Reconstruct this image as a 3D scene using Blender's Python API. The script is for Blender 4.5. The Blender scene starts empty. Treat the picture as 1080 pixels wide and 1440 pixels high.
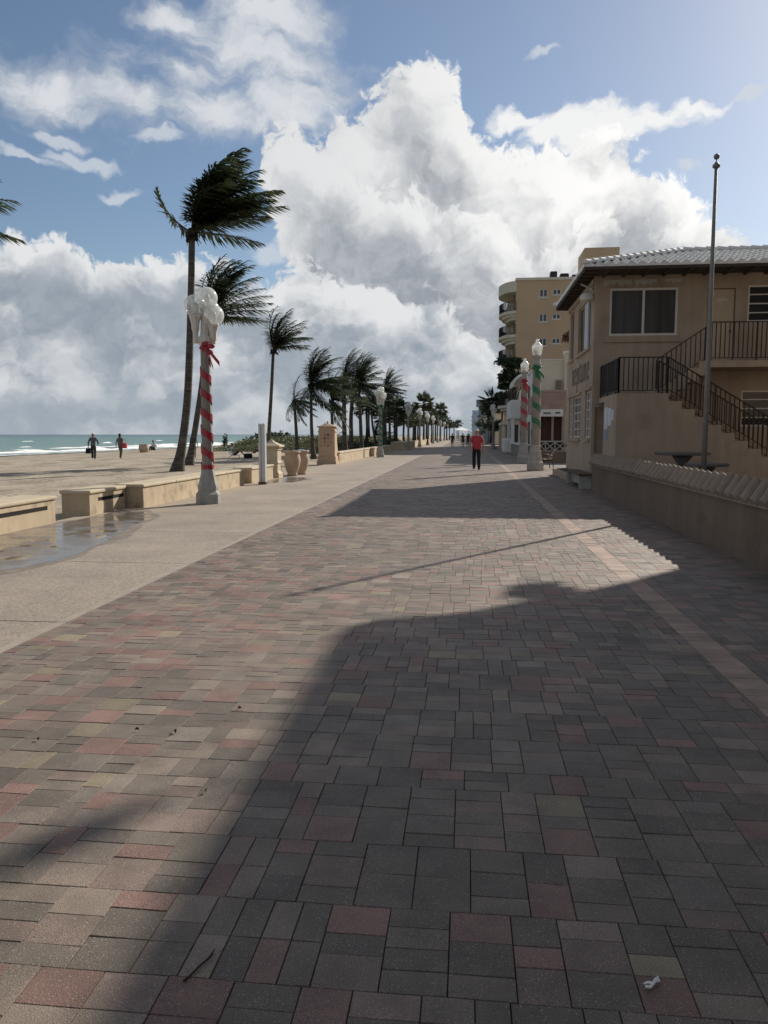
import bpy, bmesh, math, random
from mathutils import Vector, Matrix, noise, Euler
R = math.radians
random.seed(7)
scene = bpy.context.scene
COL = scene.collection

# ------------------------------------------------------------------ materials
def newmat(name):
    m = bpy.data.materials.new(name); m.use_nodes = True
    nt = m.node_tree; b = nt.nodes['Principled BSDF']
    return m, nt, b

def mat(name, col, rough=0.8, var=0.18, scale=2.5, bump=0.0, bscale=60, spec=0.35, metal=0.0,
        stain=None, stain_scale=0.6, stain_lo=0.55, stain_hi=0.75, fine=0.0, fscale=90, trans=0.0, streak=0.0):
    """Principled material whose colour varies with two layers of world-space noise, optional stains and bump."""
    m, nt, b = newmat(name)
    N, L = nt.nodes, nt.links
    geo = N.new('ShaderNodeNewGeometry')
    n1 = N.new('ShaderNodeTexNoise'); n1.inputs['Scale'].default_value = scale; n1.inputs['Detail'].default_value = 6
    L.new(geo.outputs['Position'], n1.inputs['Vector'])
    mr = N.new('ShaderNodeMapRange'); mr.inputs[1].default_value = 0.25; mr.inputs[2].default_value = 0.75
    mr.inputs[3].default_value = 1 - var; mr.inputs[4].default_value = 1 + var
    L.new(n1.outputs['Fac'], mr.inputs[0])
    val = mr.outputs[0]
    if fine > 0:
        n2 = N.new('ShaderNodeTexNoise'); n2.inputs['Scale'].default_value = fscale; n2.inputs['Detail'].default_value = 3
        L.new(geo.outputs['Position'], n2.inputs['Vector'])
        m2 = N.new('ShaderNodeMapRange'); m2.inputs[1].default_value = 0.3; m2.inputs[2].default_value = 0.7
        m2.inputs[3].default_value = 1 - fine; m2.inputs[4].default_value = 1 + fine
        L.new(n2.outputs['Fac'], m2.inputs[0])
        mu = N.new('ShaderNodeMath'); mu.operation = 'MULTIPLY'
        L.new(val, mu.inputs[0]); L.new(m2.outputs[0], mu.inputs[1]); val = mu.outputs[0]
    vm = N.new('ShaderNodeVectorMath'); vm.operation = 'SCALE'; vm.inputs[0].default_value = col
    L.new(val, vm.inputs['Scale'])
    out = vm.outputs[0]
    if stain is not None:
        n3 = N.new('ShaderNodeTexNoise'); n3.inputs['Scale'].default_value = stain_scale; n3.inputs['Detail'].default_value = 8
        n3.inputs['Roughness'].default_value = 0.65
        L.new(geo.outputs['Position'], n3.inputs['Vector'])
        m3 = N.new('ShaderNodeMapRange'); m3.interpolation_type = 'SMOOTHSTEP'
        m3.inputs[1].default_value = stain_lo; m3.inputs[2].default_value = stain_hi
        L.new(n3.outputs['Fac'], m3.inputs[0])
        mx = N.new('ShaderNodeMix'); mx.data_type = 'RGBA'
        L.new(m3.outputs[0], mx.inputs[0]); L.new(out, mx.inputs[6]); mx.inputs[7].default_value = (*stain, 1)
        out = mx.outputs[2]
    if streak > 0:
        mp = N.new('ShaderNodeMapping'); mp.inputs['Scale'].default_value = (5, 5, .35); L.new(geo.outputs['Position'], mp.inputs[0])
        n6 = N.new('ShaderNodeTexNoise'); n6.inputs['Scale'].default_value = 1; n6.inputs['Detail'].default_value = 5; L.new(mp.outputs[0], n6.inputs['Vector'])
        m6 = N.new('ShaderNodeMapRange'); m6.inputs[1].default_value = .35; m6.inputs[2].default_value = .7; m6.inputs[3].default_value = 1 + streak*.3; m6.inputs[4].default_value = 1 - streak
        L.new(n6.outputs['Fac'], m6.inputs[0])
        v6 = N.new('ShaderNodeVectorMath'); v6.operation = 'SCALE'; L.new(out, v6.inputs[0]); L.new(m6.outputs[0], v6.inputs['Scale']); out = v6.outputs[0]
    L.new(out, b.inputs['Base Color'])
    b.inputs['Roughness'].default_value = rough
    b.inputs['Specular IOR Level'].default_value = spec
    b.inputs['Metallic'].default_value = metal
    if trans: b.inputs['Transmission Weight'].default_value = trans
    if bump > 0:
        nb = N.new('ShaderNodeTexNoise'); nb.inputs['Scale'].default_value = bscale; nb.inputs['Detail'].default_value = 5
        L.new(geo.outputs['Position'], nb.inputs['Vector'])
        bp = N.new('ShaderNodeBump'); bp.inputs['Strength'].default_value = bump; bp.inputs['Distance'].default_value = 0.02
        L.new(nb.outputs['Fac'], bp.inputs['Height']); L.new(bp.outputs[0], b.inputs['Normal'])
    return m

M = {}
M['stucco'] = mat('tan_stucco', (.41, .325, .245), .9, .10, 1.2, .25, 70, stain=(.28, .225, .175), stain_scale=.8, stain_lo=.5, stain_hi=.78, streak=.1)
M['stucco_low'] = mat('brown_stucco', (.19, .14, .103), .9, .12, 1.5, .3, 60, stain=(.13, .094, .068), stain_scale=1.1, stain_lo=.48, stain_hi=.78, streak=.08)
M['patch'] = mat('peeled_plaster', (.50, .47, .42), .95, .12, 5, .3, 60)
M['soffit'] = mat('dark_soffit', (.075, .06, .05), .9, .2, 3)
M['rooftile'] = mat('white_roof_tile', (.72, .71, .68), .75, .12, 4, .15, 40, stain=(.30, .30, .28), stain_scale=2.2, stain_lo=.55, stain_hi=.8)
M['captile'] = mat('grey_cap_tile', (.27, .215, .165), .85, .2, 4, .2, 50, stain=(.24, .2, .17), stain_scale=3, stain_lo=.5, stain_hi=.75)
M['iron'] = mat('dark_iron', (.035, .028, .026), .55, .2, 8)
M['frame'] = mat('window_frame', (.62, .60, .55), .6, .08, 5)
M['trimtan'] = mat('tan_trim', (.38, .31, .24), .8, .1, 4)
M['screen'] = mat('dark_screen', (.065, .062, .06), .3, .1, 2, spec=.4, streak=.45)
M['curtain'] = mat('pale_curtain', (.62, .66, .70), .9, .08, 9)
M['darkglass'] = mat('dark_glass', (.02, .023, .026), .08, .1, 3, spec=.6)
M['doorpaint'] = mat('cream_door', (.48, .39, .28), .7, .06, 3)
M['cream'] = mat('cream_stucco', (.62, .56, .46), .9, .07, 1.4, .15, 60)
M['white'] = mat('white_paint', (.72, .71, .68), .75, .06, 2, .1, 60, stain=(.5, .49, .46), stain_scale=1.3, stain_lo=.6, stain_hi=.85)
M['rose'] = mat('rose_stone', (.36, .25, .21), .8, .2, 2.5)
M['tan'] = mat('ochre_stucco', (.50, .365, .235), .9, .06, .5, .1, 40, stain=(.42, .30, .19), stain_scale=.4, stain_lo=.55, stain_hi=.85)
M['balcony'] = mat('balcony_plaster', (.62, .57, .45), .9, .08, 1)
M['wallcream'] = mat('seat_wall_stucco', (.50, .405, .285), .9, .1, 2.2, .35, 45, stain=(.27, .21, .145), stain_scale=2.4, stain_lo=.47, stain_hi=.72, fine=.1, streak=.09)
M['coping'] = mat('pale_coping', (.52, .44, .32), .85, .1, 3, .25, 50, stain=(.38, .31, .22), stain_scale=2.4, stain_lo=.52, stain_hi=.8)
M['coral'] = mat('coral_stone', (.52, .38, .26), .9, .14, 4, .4, 40, stain=(.36, .25, .16), stain_scale=4, stain_lo=.5, stain_hi=.8)
M['terracotta'] = mat('pale_terracotta', (.45, .34, .255), .8, .1, 5, .15, 60)
M['slot'] = mat('black_recess', (.012, .011, .01), .9)
M['concretepost'] = mat('grey_concrete', (.34, .335, .32), .85, .12, 5, .3, 60, stain=(.24, .235, .225), stain_scale=3, stain_lo=.5, stain_hi=.8)
M['warmpost'] = mat('speckled_concrete', (.25, .23, .205), .85, .15, 6, .35, 60, fine=.12, fscale=120)
M['redribbon'] = mat('red_ribbon', (.30, .02, .035), .4, .15, 12, spec=.5)
M['greenribbon'] = mat('green_ribbon', (.008, .13, .06), .4, .15, 12, spec=.5)
M['lampwhite'] = mat('cast_white_bracket', (.62, .59, .53), .6, .1, 6)
M['metalpost'] = mat('galvanised_metal', (.52, .54, .56), .45, .08, 6, metal=.3, spec=.5)
M['flagpole'] = mat('dull_aluminium', (.22, .21, .19), .55, .15, 5, metal=.0)
M['rust'] = mat('rusty_foot', (.14, .09, .06), .9, .3, 12)
M['blueplastic'] = mat('blue_plastic', (.30, .42, .55), .4, .1, 6)
M['wood'] = mat('weathered_wood', (.10, .07, .05), .8, .25, 12)
M['palewood'] = mat('pale_bench_panel', (.36, .35, .32), .8, .15, 6)
M['paper'] = mat('white_paper', (.62, .65, .70), .8, .06, 8)
M['bluepaper'] = mat('blue_paper', (.25, .31, .42), .8, .06, 8)
M['farhaze'] = mat('haze_blue_tower', (.40, .47, .58), .8, .06, .1)  # distance haze put into the tower colour
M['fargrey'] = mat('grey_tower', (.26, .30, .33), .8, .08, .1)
M['trunk'] = None
M['skin'] = mat('skin', (.40, .23, .155), .6, .06, 12)
M['skin_tan'] = mat('tanned_skin', (.20, .11, .07), .6, .06, 12)
M['shirt_red'] = mat('red_shirt', (.42, .05, .07), .85, .12, 9)
M['black_cloth'] = mat('black_cloth', (.012, .012, .014), .85, .2, 9)
M['navy_cloth'] = mat('dark_grey_cloth', (.04, .045, .05), .85, .2, 9)
M['grey_cloth'] = mat('grey_cloth', (.10, .11, .115), .85, .15, 9)
M['white_cloth'] = mat('white_cloth', (.68, .67, .65), .85, .08, 9)
M['olive_cloth'] = mat('olive_cloth', (.10, .095, .075), .85, .15, 9)
M['hair_dark'] = mat('dark_hair', (.018, .013, .01), .6, .2, 30)
M['hair_white'] = mat('white_hair', (.62, .60, .56), .7, .1, 30)
M['red_bag'] = mat('red_bag', (.45, .05, .06), .7, .1, 9)
M['shoe'] = mat('black_shoe', (.012, .011, .011), .5)
M['turquoise'] = mat('turquoise_fabric', (.22, .50, .46), .8, .08, 8)
M['seaweed'] = mat('dry_seaweed', (.07, .052, .035), .9, .3, 20)
M['dryleaf'] = mat('dry_leaf', (.05, .028, .015), .8, .3, 40)
M['flower'] = mat('brownish_shrub_leaf', (.13, .075, .05), .8, .3, 10)
M['silver'] = mat('canopy_fabric', (.78, .78, .76), .7, .05, 1)

def leafmat(name, col, var=.35, transl=.25):
    m, nt, b = newmat(name); N, L = nt.nodes, nt.links
    geo = N.new('ShaderNodeNewGeometry')
    n1 = N.new('ShaderNodeTexNoise'); n1.inputs['Scale'].default_value = 1.7; n1.inputs['Detail'].default_value = 4
    L.new(geo.outputs['Position'], n1.inputs['Vector'])
    ad = N.new('ShaderNodeMath'); ad.operation = 'ADD'
    L.new(n1.outputs['Fac'], ad.inputs[0]); L.new(geo.outputs['Random Per Island'], ad.inputs[1])
    mr = N.new('ShaderNodeMapRange'); mr.inputs[1].default_value = .4; mr.inputs[2].default_value = 1.6
    mr.inputs[3].default_value = 1 - var; mr.inputs[4].default_value = 1 + var
    L.new(ad.outputs[0], mr.inputs[0])
    vm = N.new('ShaderNodeVectorMath'); vm.operation = 'SCALE'; vm.inputs[0].default_value = col
    L.new(mr.outputs[0], vm.inputs['Scale'])
    L.new(vm.outputs[0], b.inputs['Base Color']); b.inputs['Roughness'].default_value = .5
    b.inputs['Specular IOR Level'].default_value = .3
    tr = N.new('ShaderNodeBsdfTranslucent'); L.new(vm.outputs[0], tr.inputs['Color'])
    mx = N.new('ShaderNodeMixShader'); mx.inputs[0].default_value = transl
    L.new(b.outputs[0], mx.inputs[1]); L.new(tr.outputs[0], mx.inputs[2])
    L.new(mx.outputs[0], N['Material Output'].inputs['Surface'])
    return m
M['frond'] = leafmat('palm_frond', (.062, .080, .040), .5, .35)
M['frondfar'] = leafmat('sabal_frond', (.062, .075, .042), .5, .35)
M['scrub'] = leafmat('sea_grape_leaf', (.125, .135, .066), .3)
M['bushleaf'] = leafmat('dark_bush_leaf', (.035, .055, .025))

def trunkmat():
    m, nt, b = newmat('palm_trunk'); N, L = nt.nodes, nt.links
    geo = N.new('ShaderNodeNewGeometry')
    mp = N.new('ShaderNodeMapping'); mp.inputs['Scale'].default_value = (1, 1, 9)
    L.new(geo.outputs['Position'], mp.inputs[0])
    w = N.new('ShaderNodeTexNoise'); w.inputs['Scale'].default_value = 1.6; w.inputs['Detail'].default_value = 5
    L.new(mp.outputs[0], w.inputs['Vector'])
    cr = N.new('ShaderNodeValToRGB'); cr.color_ramp.elements[0].color = (.04, .034, .029, 1); cr.color_ramp.elements[1].color = (.13, .115, .095, 1)
    cr.color_ramp.elements[0].position = .35; cr.color_ramp.elements[1].position = .7
    L.new(w.outputs['Fac'], cr.inputs[0]); L.new(cr.outputs[0], b.inputs['Base Color'])
    bp = N.new('ShaderNodeBump'); bp.inputs['Strength'].default_value = .6; bp.inputs['Distance'].default_value = .03
    L.new(w.outputs['Fac'], bp.inputs['Height']); L.new(bp.outputs[0], b.inputs['Normal'])
    b.inputs['Roughness'].default_value = .9
    return m
M['trunk'] = trunkmat()

def globemat():
    m, nt, b = newmat('frosted_globe'); N, L = nt.nodes, nt.links
    b.inputs['Base Color'].default_value = (.80, .82, .82, 1); b.inputs['Roughness'].default_value = .18
    tr = N.new('ShaderNodeBsdfTransparent'); tr.inputs[0].default_value = (.95, .97, .97, 1)
    tl = N.new('ShaderNodeBsdfTranslucent'); tl.inputs[0].default_value = (.85, .86, .86, 1)
    m1 = N.new('ShaderNodeMixShader'); m1.inputs[0].default_value = .45
    L.new(b.outputs[0], m1.inputs[1]); L.new(tl.outputs[0], m1.inputs[2])
    fr = N.new('ShaderNodeLayerWeight'); fr.inputs[0].default_value = .35
    mr = N.new('ShaderNodeMapRange'); mr.inputs[3].default_value = .70; mr.inputs[4].default_value = .12
    L.new(fr.outputs['Facing'], mr.inputs[0])
    m2 = N.new('ShaderNodeMixShader'); L.new(mr.outputs[0], m2.inputs[0])
    L.new(m1.outputs[0], m2.inputs[1]); L.new(tr.outputs[0], m2.inputs[2])
    L.new(m2.outputs[0], N['Material Output'].inputs['Surface'])
    return m
M['globe'] = globemat()

# ------------------------------------------------------------------ mesh builder
def wloc(o):
    v = Vector((0, 0, 0))
    while o is not None:
        v += o.location; o = o.parent
    return v

class MB:
    def __init__(s): s.v = []; s.f = []; s.c = []
    def quad(s, a, b, c, d):
        n = len(s.v); s.v += [tuple(a), tuple(b), tuple(c), tuple(d)]; s.f.append((n, n+1, n+2, n+3))
    def poly(s, pts):
        n = len(s.v); s.v += [tuple(p) for p in pts]; s.f.append(tuple(range(n, n+len(pts))))
    def box(s, x0, x1, y0, y1, z0, z1):
        n = len(s.v)
        s.v += [(x0,y0,z0),(x1,y0,z0),(x1,y1,z0),(x0,y1,z0),(x0,y0,z1),(x1,y0,z1),(x1,y1,z1),(x0,y1,z1)]
        for q in ((0,3,2,1),(4,5,6,7),(0,1,5,4),(1,2,6,5),(2,3,7,6),(3,0,4,7)): s.f.append(tuple(n+i for i in q))
    def obox(s, a, b, w, h):
        """bar of square-ish section w x h from a to b"""
        a = Vector(a); b = Vector(b); d = (b-a).normalized()
        u = Vector((0,0,1)) if abs(d.z) < .9 else Vector((0,1,0))
        r = d.cross(u).normalized(); u = r.cross(d)
        n = len(s.v)
        for p in (a, b):
            for (i, j) in ((-1,-1),(1,-1),(1,1),(-1,1)): s.v.append(tuple(p + r*(w/2*i) + u*(h/2*j)))
        for q in ((0,1,2,3),(7,6,5,4),(0,4,5,1),(1,5,6,2),(2,6,7,3),(3,7,4,0)): s.f.append(tuple(n+i for i in q))
    def extrude(s, poly, axis, a, b):
        """poly of 2-D points extruded along axis ('x','y','z') from a to b"""
        def P(p, t):
            return {'x': (t, p[0], p[1]), 'y': (p[0], t, p[1]), 'z': (p[0], p[1], t)}[axis]
        n = len(s.v); k = len(poly)
        s.v += [P(p, a) for p in poly] + [P(p, b) for p in poly]
        s.f.append(tuple(range(n+k-1, n-1, -1))); s.f.append(tuple(range(n+k, n+2*k)))
        for i in range(k):
            j = (i+1) % k; s.f.append((n+i, n+j, n+k+j, n+k+i))
    def lathe(s, prof, c=(0,0,0), seg=16, rot=0, cap=True, sq=False):
        n0 = len(s.v)
        for (r, z) in prof:
            for i in range(seg):
                a = 2*math.pi*i/seg + rot
                s.v.append((c[0]+r*math.cos(a), c[1]+r*math.sin(a), c[2]+z))
        for k in range(len(prof)-1):
            for i in range(seg):
                j = (i+1) % seg
                s.f.append((n0+k*seg+i, n0+k*seg+j, n0+(k+1)*seg+j, n0+(k+1)*seg+i))
        if cap:
            s.f.append(tuple(n0+i for i in range(seg-1, -1, -1)))
            m0 = n0+(len(prof)-1)*seg; s.f.append(tuple(m0+i for i in range(seg)))
    def tube(s, pts, rad, seg=8, cap=True):
        pts = [Vector(p) for p in pts]
        if not isinstance(rad, (list, tuple)): rad = [rad]*len(pts)
        n0 = len(s.v); prev = None
        for i, p in enumerate(pts):
            d = (pts[min(i+1, len(pts)-1)] - pts[max(i-1, 0)])
            d = d.normalized() if d.length > 1e-9 else Vector((0,0,1))
            if prev is None:
                u = Vector((0,1,0)) if abs(d.y) < .9 else Vector((1,0,0))
                r = d.cross(u).normalized()
            else:
                r = (prev - d*prev.dot(d)).normalized()
            prev = r; q = d.cross(r)
            for k in range(seg):
                a = 2*math.pi*k/seg
                s.v.append(tuple(p + (r*math.cos(a) + q*math.sin(a))*rad[i]))
        for i in range(len(pts)-1):
            for k in range(seg):
                j = (k+1) % seg
                s.f.append((n0+i*seg+k, n0+i*seg+j, n0+(i+1)*seg+j, n0+(i+1)*seg+k))
        if cap:
            s.f.append(tuple(n0+k for k in range(seg-1, -1, -1)))
            m0 = n0+(len(pts)-1)*seg; s.f.append(tuple(m0+k for k in range(seg)))
    def sphere(s, c, r, seg=16, rings=10, sc=(1,1,1), zmin=-1.0):
        prof = []
        for i in range(rings+1):
            t = -math.pi/2 + math.pi*i/rings
            z = math.sin(t)
            if z < zmin: continue
            prof.append((max(math.cos(t), 1e-3), z))
        n0 = len(s.v)
        for (rr, z) in prof:
            for i in range(seg):
                a = 2*math.pi*i/seg
                s.v.append((c[0]+r*sc[0]*rr*math.cos(a), c[1]+r*sc[1]*rr*math.sin(a), c[2]+r*sc[2]*z))
        for k in range(len(prof)-1):
            for i in range(seg):
                j = (i+1) % seg
                s.f.append((n0+k*seg+i, n0+k*seg+j, n0+(k+1)*seg+j, n0+(k+1)*seg+i))
    def facade(s, O, U, V, W, H, holes, depth, inw):
        """wall W x H in the U,V plane with rectangular holes (u0,u1,v0,v1) and reveals of the given depth"""
        O, U, V, inw = Vector(O), Vector(U), Vector(V), Vector(inw)
        us = sorted({0, W, *[h[0] for h in holes], *[h[1] for h in holes]})
        vs = sorted({0, H, *[h[2] for h in holes], *[h[3] for h in holes]})
        for i in range(len(us)-1):
            for j in range(len(vs)-1):
                cu, cv = (us[i]+us[i+1])/2, (vs[j]+vs[j+1])/2
                if any(h[0] < cu < h[1] and h[2] < cv < h[3] for h in holes): continue
                s.quad(O+U*us[i]+V*vs[j], O+U*us[i+1]+V*vs[j], O+U*us[i+1]+V*vs[j+1], O+U*us[i]+V*vs[j+1])
        for (a, b, c, d) in holes:
            P = [O+U*a+V*c, O+U*b+V*c, O+U*b+V*d, O+U*a+V*d]; D = inw*depth
            for k in range(4): s.quad(P[k], P[(k+1) % 4], P[(k+1) % 4]+D, P[k]+D)
            s.quad(P[0]+D, P[1]+D, P[2]+D, P[3]+D)
    def build(s, name, m, parent=None, smooth=False, bevel=0, loc=None):
        off = wloc(parent) if parent is not None else Vector(loc or (0, 0, 0))
        me = bpy.data.meshes.new(name)
        me.from_pydata([(v[0]-off.x, v[1]-off.y, v[2]-off.z) for v in s.v], [], s.f); me.validate(); me.update()
        if isinstance(m, str): m = M[m]
        me.materials.append(m)
        bm = bmesh.new(); bm.from_mesh(me); bmesh.ops.recalc_face_normals(bm, faces=bm.faces[:]); bm.to_mesh(me); bm.free()
        if smooth:
            for p in me.polygons: p.use_smooth = True
        o = bpy.data.objects.new(name, me); COL.objects.link(o)
        if parent is not None: o.parent = parent
        elif loc is not None: o.location = loc
        if bevel:
            bv = o.modifiers.new('bevel', 'BEVEL'); bv.width = bevel; bv.segments = 2; bv.limit_method = 'ANGLE'; bv.angle_limit = R(40)
        return o

def tag(o, label=None, cat=None, group=None, kind=None):
    if label: o['label'] = label
    if cat: o['category'] = cat
    if group: o['group'] = group
    if kind: o['kind'] = kind
    return o
def empty(name, loc, label, cat, group=None, rz=0):
    o = bpy.data.objects.new(name, None); COL.objects.link(o)
    o.location = loc; o.rotation_euler = (0, 0, rz)
    return tag(o, label, cat, group)
def copy_tree(o, parent=None):
    c = o.copy(); COL.objects.link(c); c.parent = parent
    for ch in list(o.children): copy_tree(ch, c)
    return c
def dup(o, loc, rz=0, label=None, sc=None):
    c = copy_tree(o); c.location = loc; c.rotation_euler = (0, 0, rz)
    if label: c['label'] = label
    if sc: c.scale = sc if not isinstance(sc, (int, float)) else (sc, sc, sc)
    return c
def structure(o): o['kind'] = 'structure'; return o

# ------------------------------------------------------------------ camera
cam = bpy.data.cameras.new('camera'); co = bpy.data.objects.new('camera', cam); COL.objects.link(co)
cam.sensor_fit = 'VERTICAL'; cam.sensor_height = 36; cam.lens = 27.0
cam.clip_start = .05; cam.clip_end = 30000
co.location = (0, 0, 1.6)
th, psi = R(5.7631), R(6.1519)
fw = Vector((-math.sin(psi)*math.cos(th), math.cos(psi)*math.cos(th), -math.sin(th)))
co.rotation_euler = fw.to_track_quat('-Z', 'Y').to_euler()
scene.camera = co

# ------------------------------------------------------------------ light
SUN_AZ, SUN_EL = R(34.1), R(31.2)
sdir = Vector((math.sin(SUN_AZ)*math.cos(SUN_EL), math.cos(SUN_AZ)*math.cos(SUN_EL), math.sin(SUN_EL)))
sun = bpy.data.lights.new('sun', 'SUN'); sun.energy = 4.9; sun.angle = R(.53); sun.color = (1, .93, .82)
so = bpy.data.objects.new('sun', sun); COL.objects.link(so); so.location = (60, 80, 60)
so.rotation_euler = (-sdir).to_track_quat('-Z', 'Y').to_euler()

scene.view_settings.view_transform = 'Standard'; scene.view_settings.look = 'None'
scene.view_settings.exposure = 0.12; scene.view_settings.gamma = 1; scene.view_settings.use_curve_mapping = False

# ------------------------------------------------------------------ sky
FPX = 1080.0
def px_dir(px, py):
    rt = Vector((math.cos(psi), math.sin(psi), 0)); up = rt.cross(fw)
    d = fw + rt*((px-540)/FPX) + up*((720-py)/FPX); return d.normalized()
def azel(px, py):
    d = px_dir(px, py); return math.degrees(math.atan2(d.x, d.y)), math.degrees(math.asin(d.z))

def build_world():
    w = bpy.data.worlds.new('World'); scene.world = w; w.use_nodes = True
    nt = w.node_tree; N, L = nt.nodes, nt.links
    for n in list(N): N.remove(n)
    def lk(v, sock):
        if isinstance(v, (int, float)): sock.default_value = v
        elif isinstance(v, tuple): sock.default_value = v
        else: L.new(v, sock)
    def ma(op, a, b=0.0, c=0.0, clamp=False):
        n = N.new('ShaderNodeMath'); n.operation = op; n.use_clamp = clamp
        lk(a, n.inputs[0]); lk(b, n.inputs[1]); lk(c, n.inputs[2]); return n.outputs[0]
    def vm(op, a, b=(0, 0, 0), sc=None):
        n = N.new('ShaderNodeVectorMath'); n.operation = op
        lk(a, n.inputs[0]); lk(b, n.inputs[1])
        if sc is not None: lk(sc, n.inputs['Scale'])
        return n.outputs['Value'] if op in ('LENGTH', 'DOT_PRODUCT', 'DISTANCE') else n.outputs[0]
    def comb(x, y, z):
        n = N.new('ShaderNodeCombineXYZ'); lk(x, n.inputs[0]); lk(y, n.inputs[1]); lk(z, n.inputs[2]); return n.outputs[0]
    def ns(vec, scale, detail=8, rough=.55, dist=0.0, lac=2.0):
        n = N.new('ShaderNodeTexNoise'); n.noise_dimensions = '2D'; lk(vec, n.inputs['Vector']); n.inputs['Scale'].default_value = scale
        n.inputs['Detail'].default_value = detail; n.inputs['Roughness'].default_value = rough
        n.inputs['Distortion'].default_value = dist; n.inputs['Lacunarity'].default_value = lac
        return n.outputs['Fac']
    def vor(vec, scale, detail=3, rough=.5):
        n = N.new('ShaderNodeTexVoronoi'); n.feature = 'F1'; n.voronoi_dimensions = '2D'; n.normalize = True
        lk(vec, n.inputs['Vector']); n.inputs['Scale'].default_value = scale; n.inputs['Detail'].default_value = detail
        n.inputs['Roughness'].default_value = rough; n.inputs['Lacunarity'].default_value = 2.3
        return ma('SUBTRACT', 1.0, n.outputs['Distance'])
    def ss(x, a, b, lo=0.0, hi=1.0):
        n = N.new('ShaderNodeMapRange'); n.interpolation_type = 'SMOOTHSTEP'
        lk(x, n.inputs[0]); n.inputs[1].default_value = a; n.inputs[2].default_value = b
        n.inputs[3].default_value = lo; n.inputs[4].default_value = hi; return n.outputs[0]
    def mixc(f, a, b):
        n = N.new('ShaderNodeMix'); n.data_type = 'RGBA'; lk(f, n.inputs[0])
        lk(a if not isinstance(a, tuple) else (*a, 1), n.inputs[6]); lk(b if not isinstance(b, tuple) else (*b, 1), n.inputs[7]); return n.outputs[2]
    tc = N.new('ShaderNodeTexCoord'); d = tc.outputs['Generated']
    sp = N.new('ShaderNodeSeparateXYZ'); L.new(d, sp.inputs[0])
    az = ma('MULTIPLY', ma('ARCTAN2', sp.outputs[0], sp.outputs[1]), 57.29578)
    el = ma('MULTIPLY', ma('ARCSINE', sp.outputs[2]), 57.29578)
    A0, A1 = -36.0, 30.0
    def profile(pts):
        """elevation (deg) of a cloud edge as a function of azimuth, from a list of sight lines"""
        q = sorted(azel(*p) for p in pts)
        n = N.new('ShaderNodeFloatCurve'); cu = n.mapping.curves[0]
        def X(a): return (a-A0)/(A1-A0)
        def Y(e): return (e+20)/60
        q = [p for p in q if 0 < X(p[0]) < 1]
        cu.points[0].location = (0, Y(q[0][1])); cu.points[1].location = (1, Y(q[-1][1]))
        for (a, e) in q: cu.points.new(X(a), Y(e))
        for p in cu.points: p.handle_type = 'VECTOR'
        n.mapping.update()
        lk(ma('DIVIDE', ma('SUBTRACT', az, A0), A1-A0, clamp=True), n.inputs['Value'])
        return ma('SUBTRACT', ma('MULTIPLY', n.outputs[0], 60.0), 20.0)
    # shared turbulence in (azimuth, elevation) degrees: cauliflower puffs + fine fbm, sampled also a little towards the sun for relief
    p0 = comb(az, el, 0.0)
    wv = N.new('ShaderNodeTexNoise'); wv.noise_dimensions = '2D'; lk(p0, wv.inputs['Vector']); wv.inputs['Scale'].default_value = .16; wv.inputs['Detail'].default_value = 4
    dw = vm('ADD', p0, vm('SCALE', vm('SUBTRACT', wv.outputs['Color'], (.5, .5, .5)), sc=3.2))
    wv2 = N.new('ShaderNodeTexNoise'); wv2.noise_dimensions = '2D'; lk(p0, wv2.inputs['Vector']); wv2.inputs['Scale'].default_value = .9; wv2.inputs['Detail'].default_value = 3
    dw = vm('ADD', dw, vm('SCALE', vm('SUBTRACT', wv2.outputs['Color'], (.5, .5, .5)), sc=.9))
    def puffs(v): return vor(v, .27, 3, .58)
    q0 = puffs(dw); q1 = puffs(vm('ADD', dw, (.55, .75, 0)))
    relief = ma('SUBTRACT', q0, q1)
    med = ns(vm('MULTIPLY', dw, (1, 1.25, 1)), .17, 4, .5)
    med1 = ns(vm('MULTIPLY', vm('ADD', dw, (1.6, 2.0, 0)), (1, 1.25, 1)), .17, 4, .5)
    shade = ma('SUBTRACT', med, med1)
    fine = ns(dw, .9, 6, .62)
    big = ns(vm('MULTIPLY', dw, (1, 1.3, 1)), .11, 5, .55)
    T = ma('ADD', ma('ADD', ma('SUBTRACT', q0, .62), ma('MULTIPLY', ma('SUBTRACT', fine, .5), .6)), ma('MULTIPLY', ma('SUBTRACT', med, .5), .9))
    lump0 = ns(vm('MULTIPLY', vm('ADD', dw, (11, 37, 0)), (1, 1.4, 1)), .22, 6, .6)
    # ---- layer 1: the tall cumulus mass
    top1 = profile([(340, 720), (360, 330), (366, 215), (373, 190), (400, 178), (425, 180), (440, 192), (455, 180), (480, 158), (520, 138), (545, 118), (575, 100), (600, 97), (625, 105), (645, 128), (652, 160), (655, 188), (690, 206), (730, 212), (770, 206), (800, 196), (840, 186), (870, 188), (890, 215), (930, 262), (970, 288), (1010, 312), (1080, 332), (1150, 360), (1250, 400)])
    bot1 = profile([(340, 200), (366, 262), (385, 295), (395, 335), (412, 372), (430, 420), (450, 560), (462, 760), (800, 760), (1300, 760)])
    d1 = ma('MINIMUM', ma('SUBTRACT', top1, el), ma('MULTIPLY', ma('SUBTRACT', el, bot1), .7))
    e1 = ma('ADD', d1, ma('MULTIPLY', T, 5.0))
    a1 = ss(e1, -.2, .9)
    bright1 = ma('ADD', ss(ma('ADD', e1, ma('MULTIPLY', ma('SUBTRACT', big, .5), 14.0)), .4, 8.5, 1.0, 0.0), ma('ADD', ma('MULTIPLY', relief, 1.1), ma('MULTIPLY', shade, 2.2)))
    sunside = ss(az, -16.0, 14.0)
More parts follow.
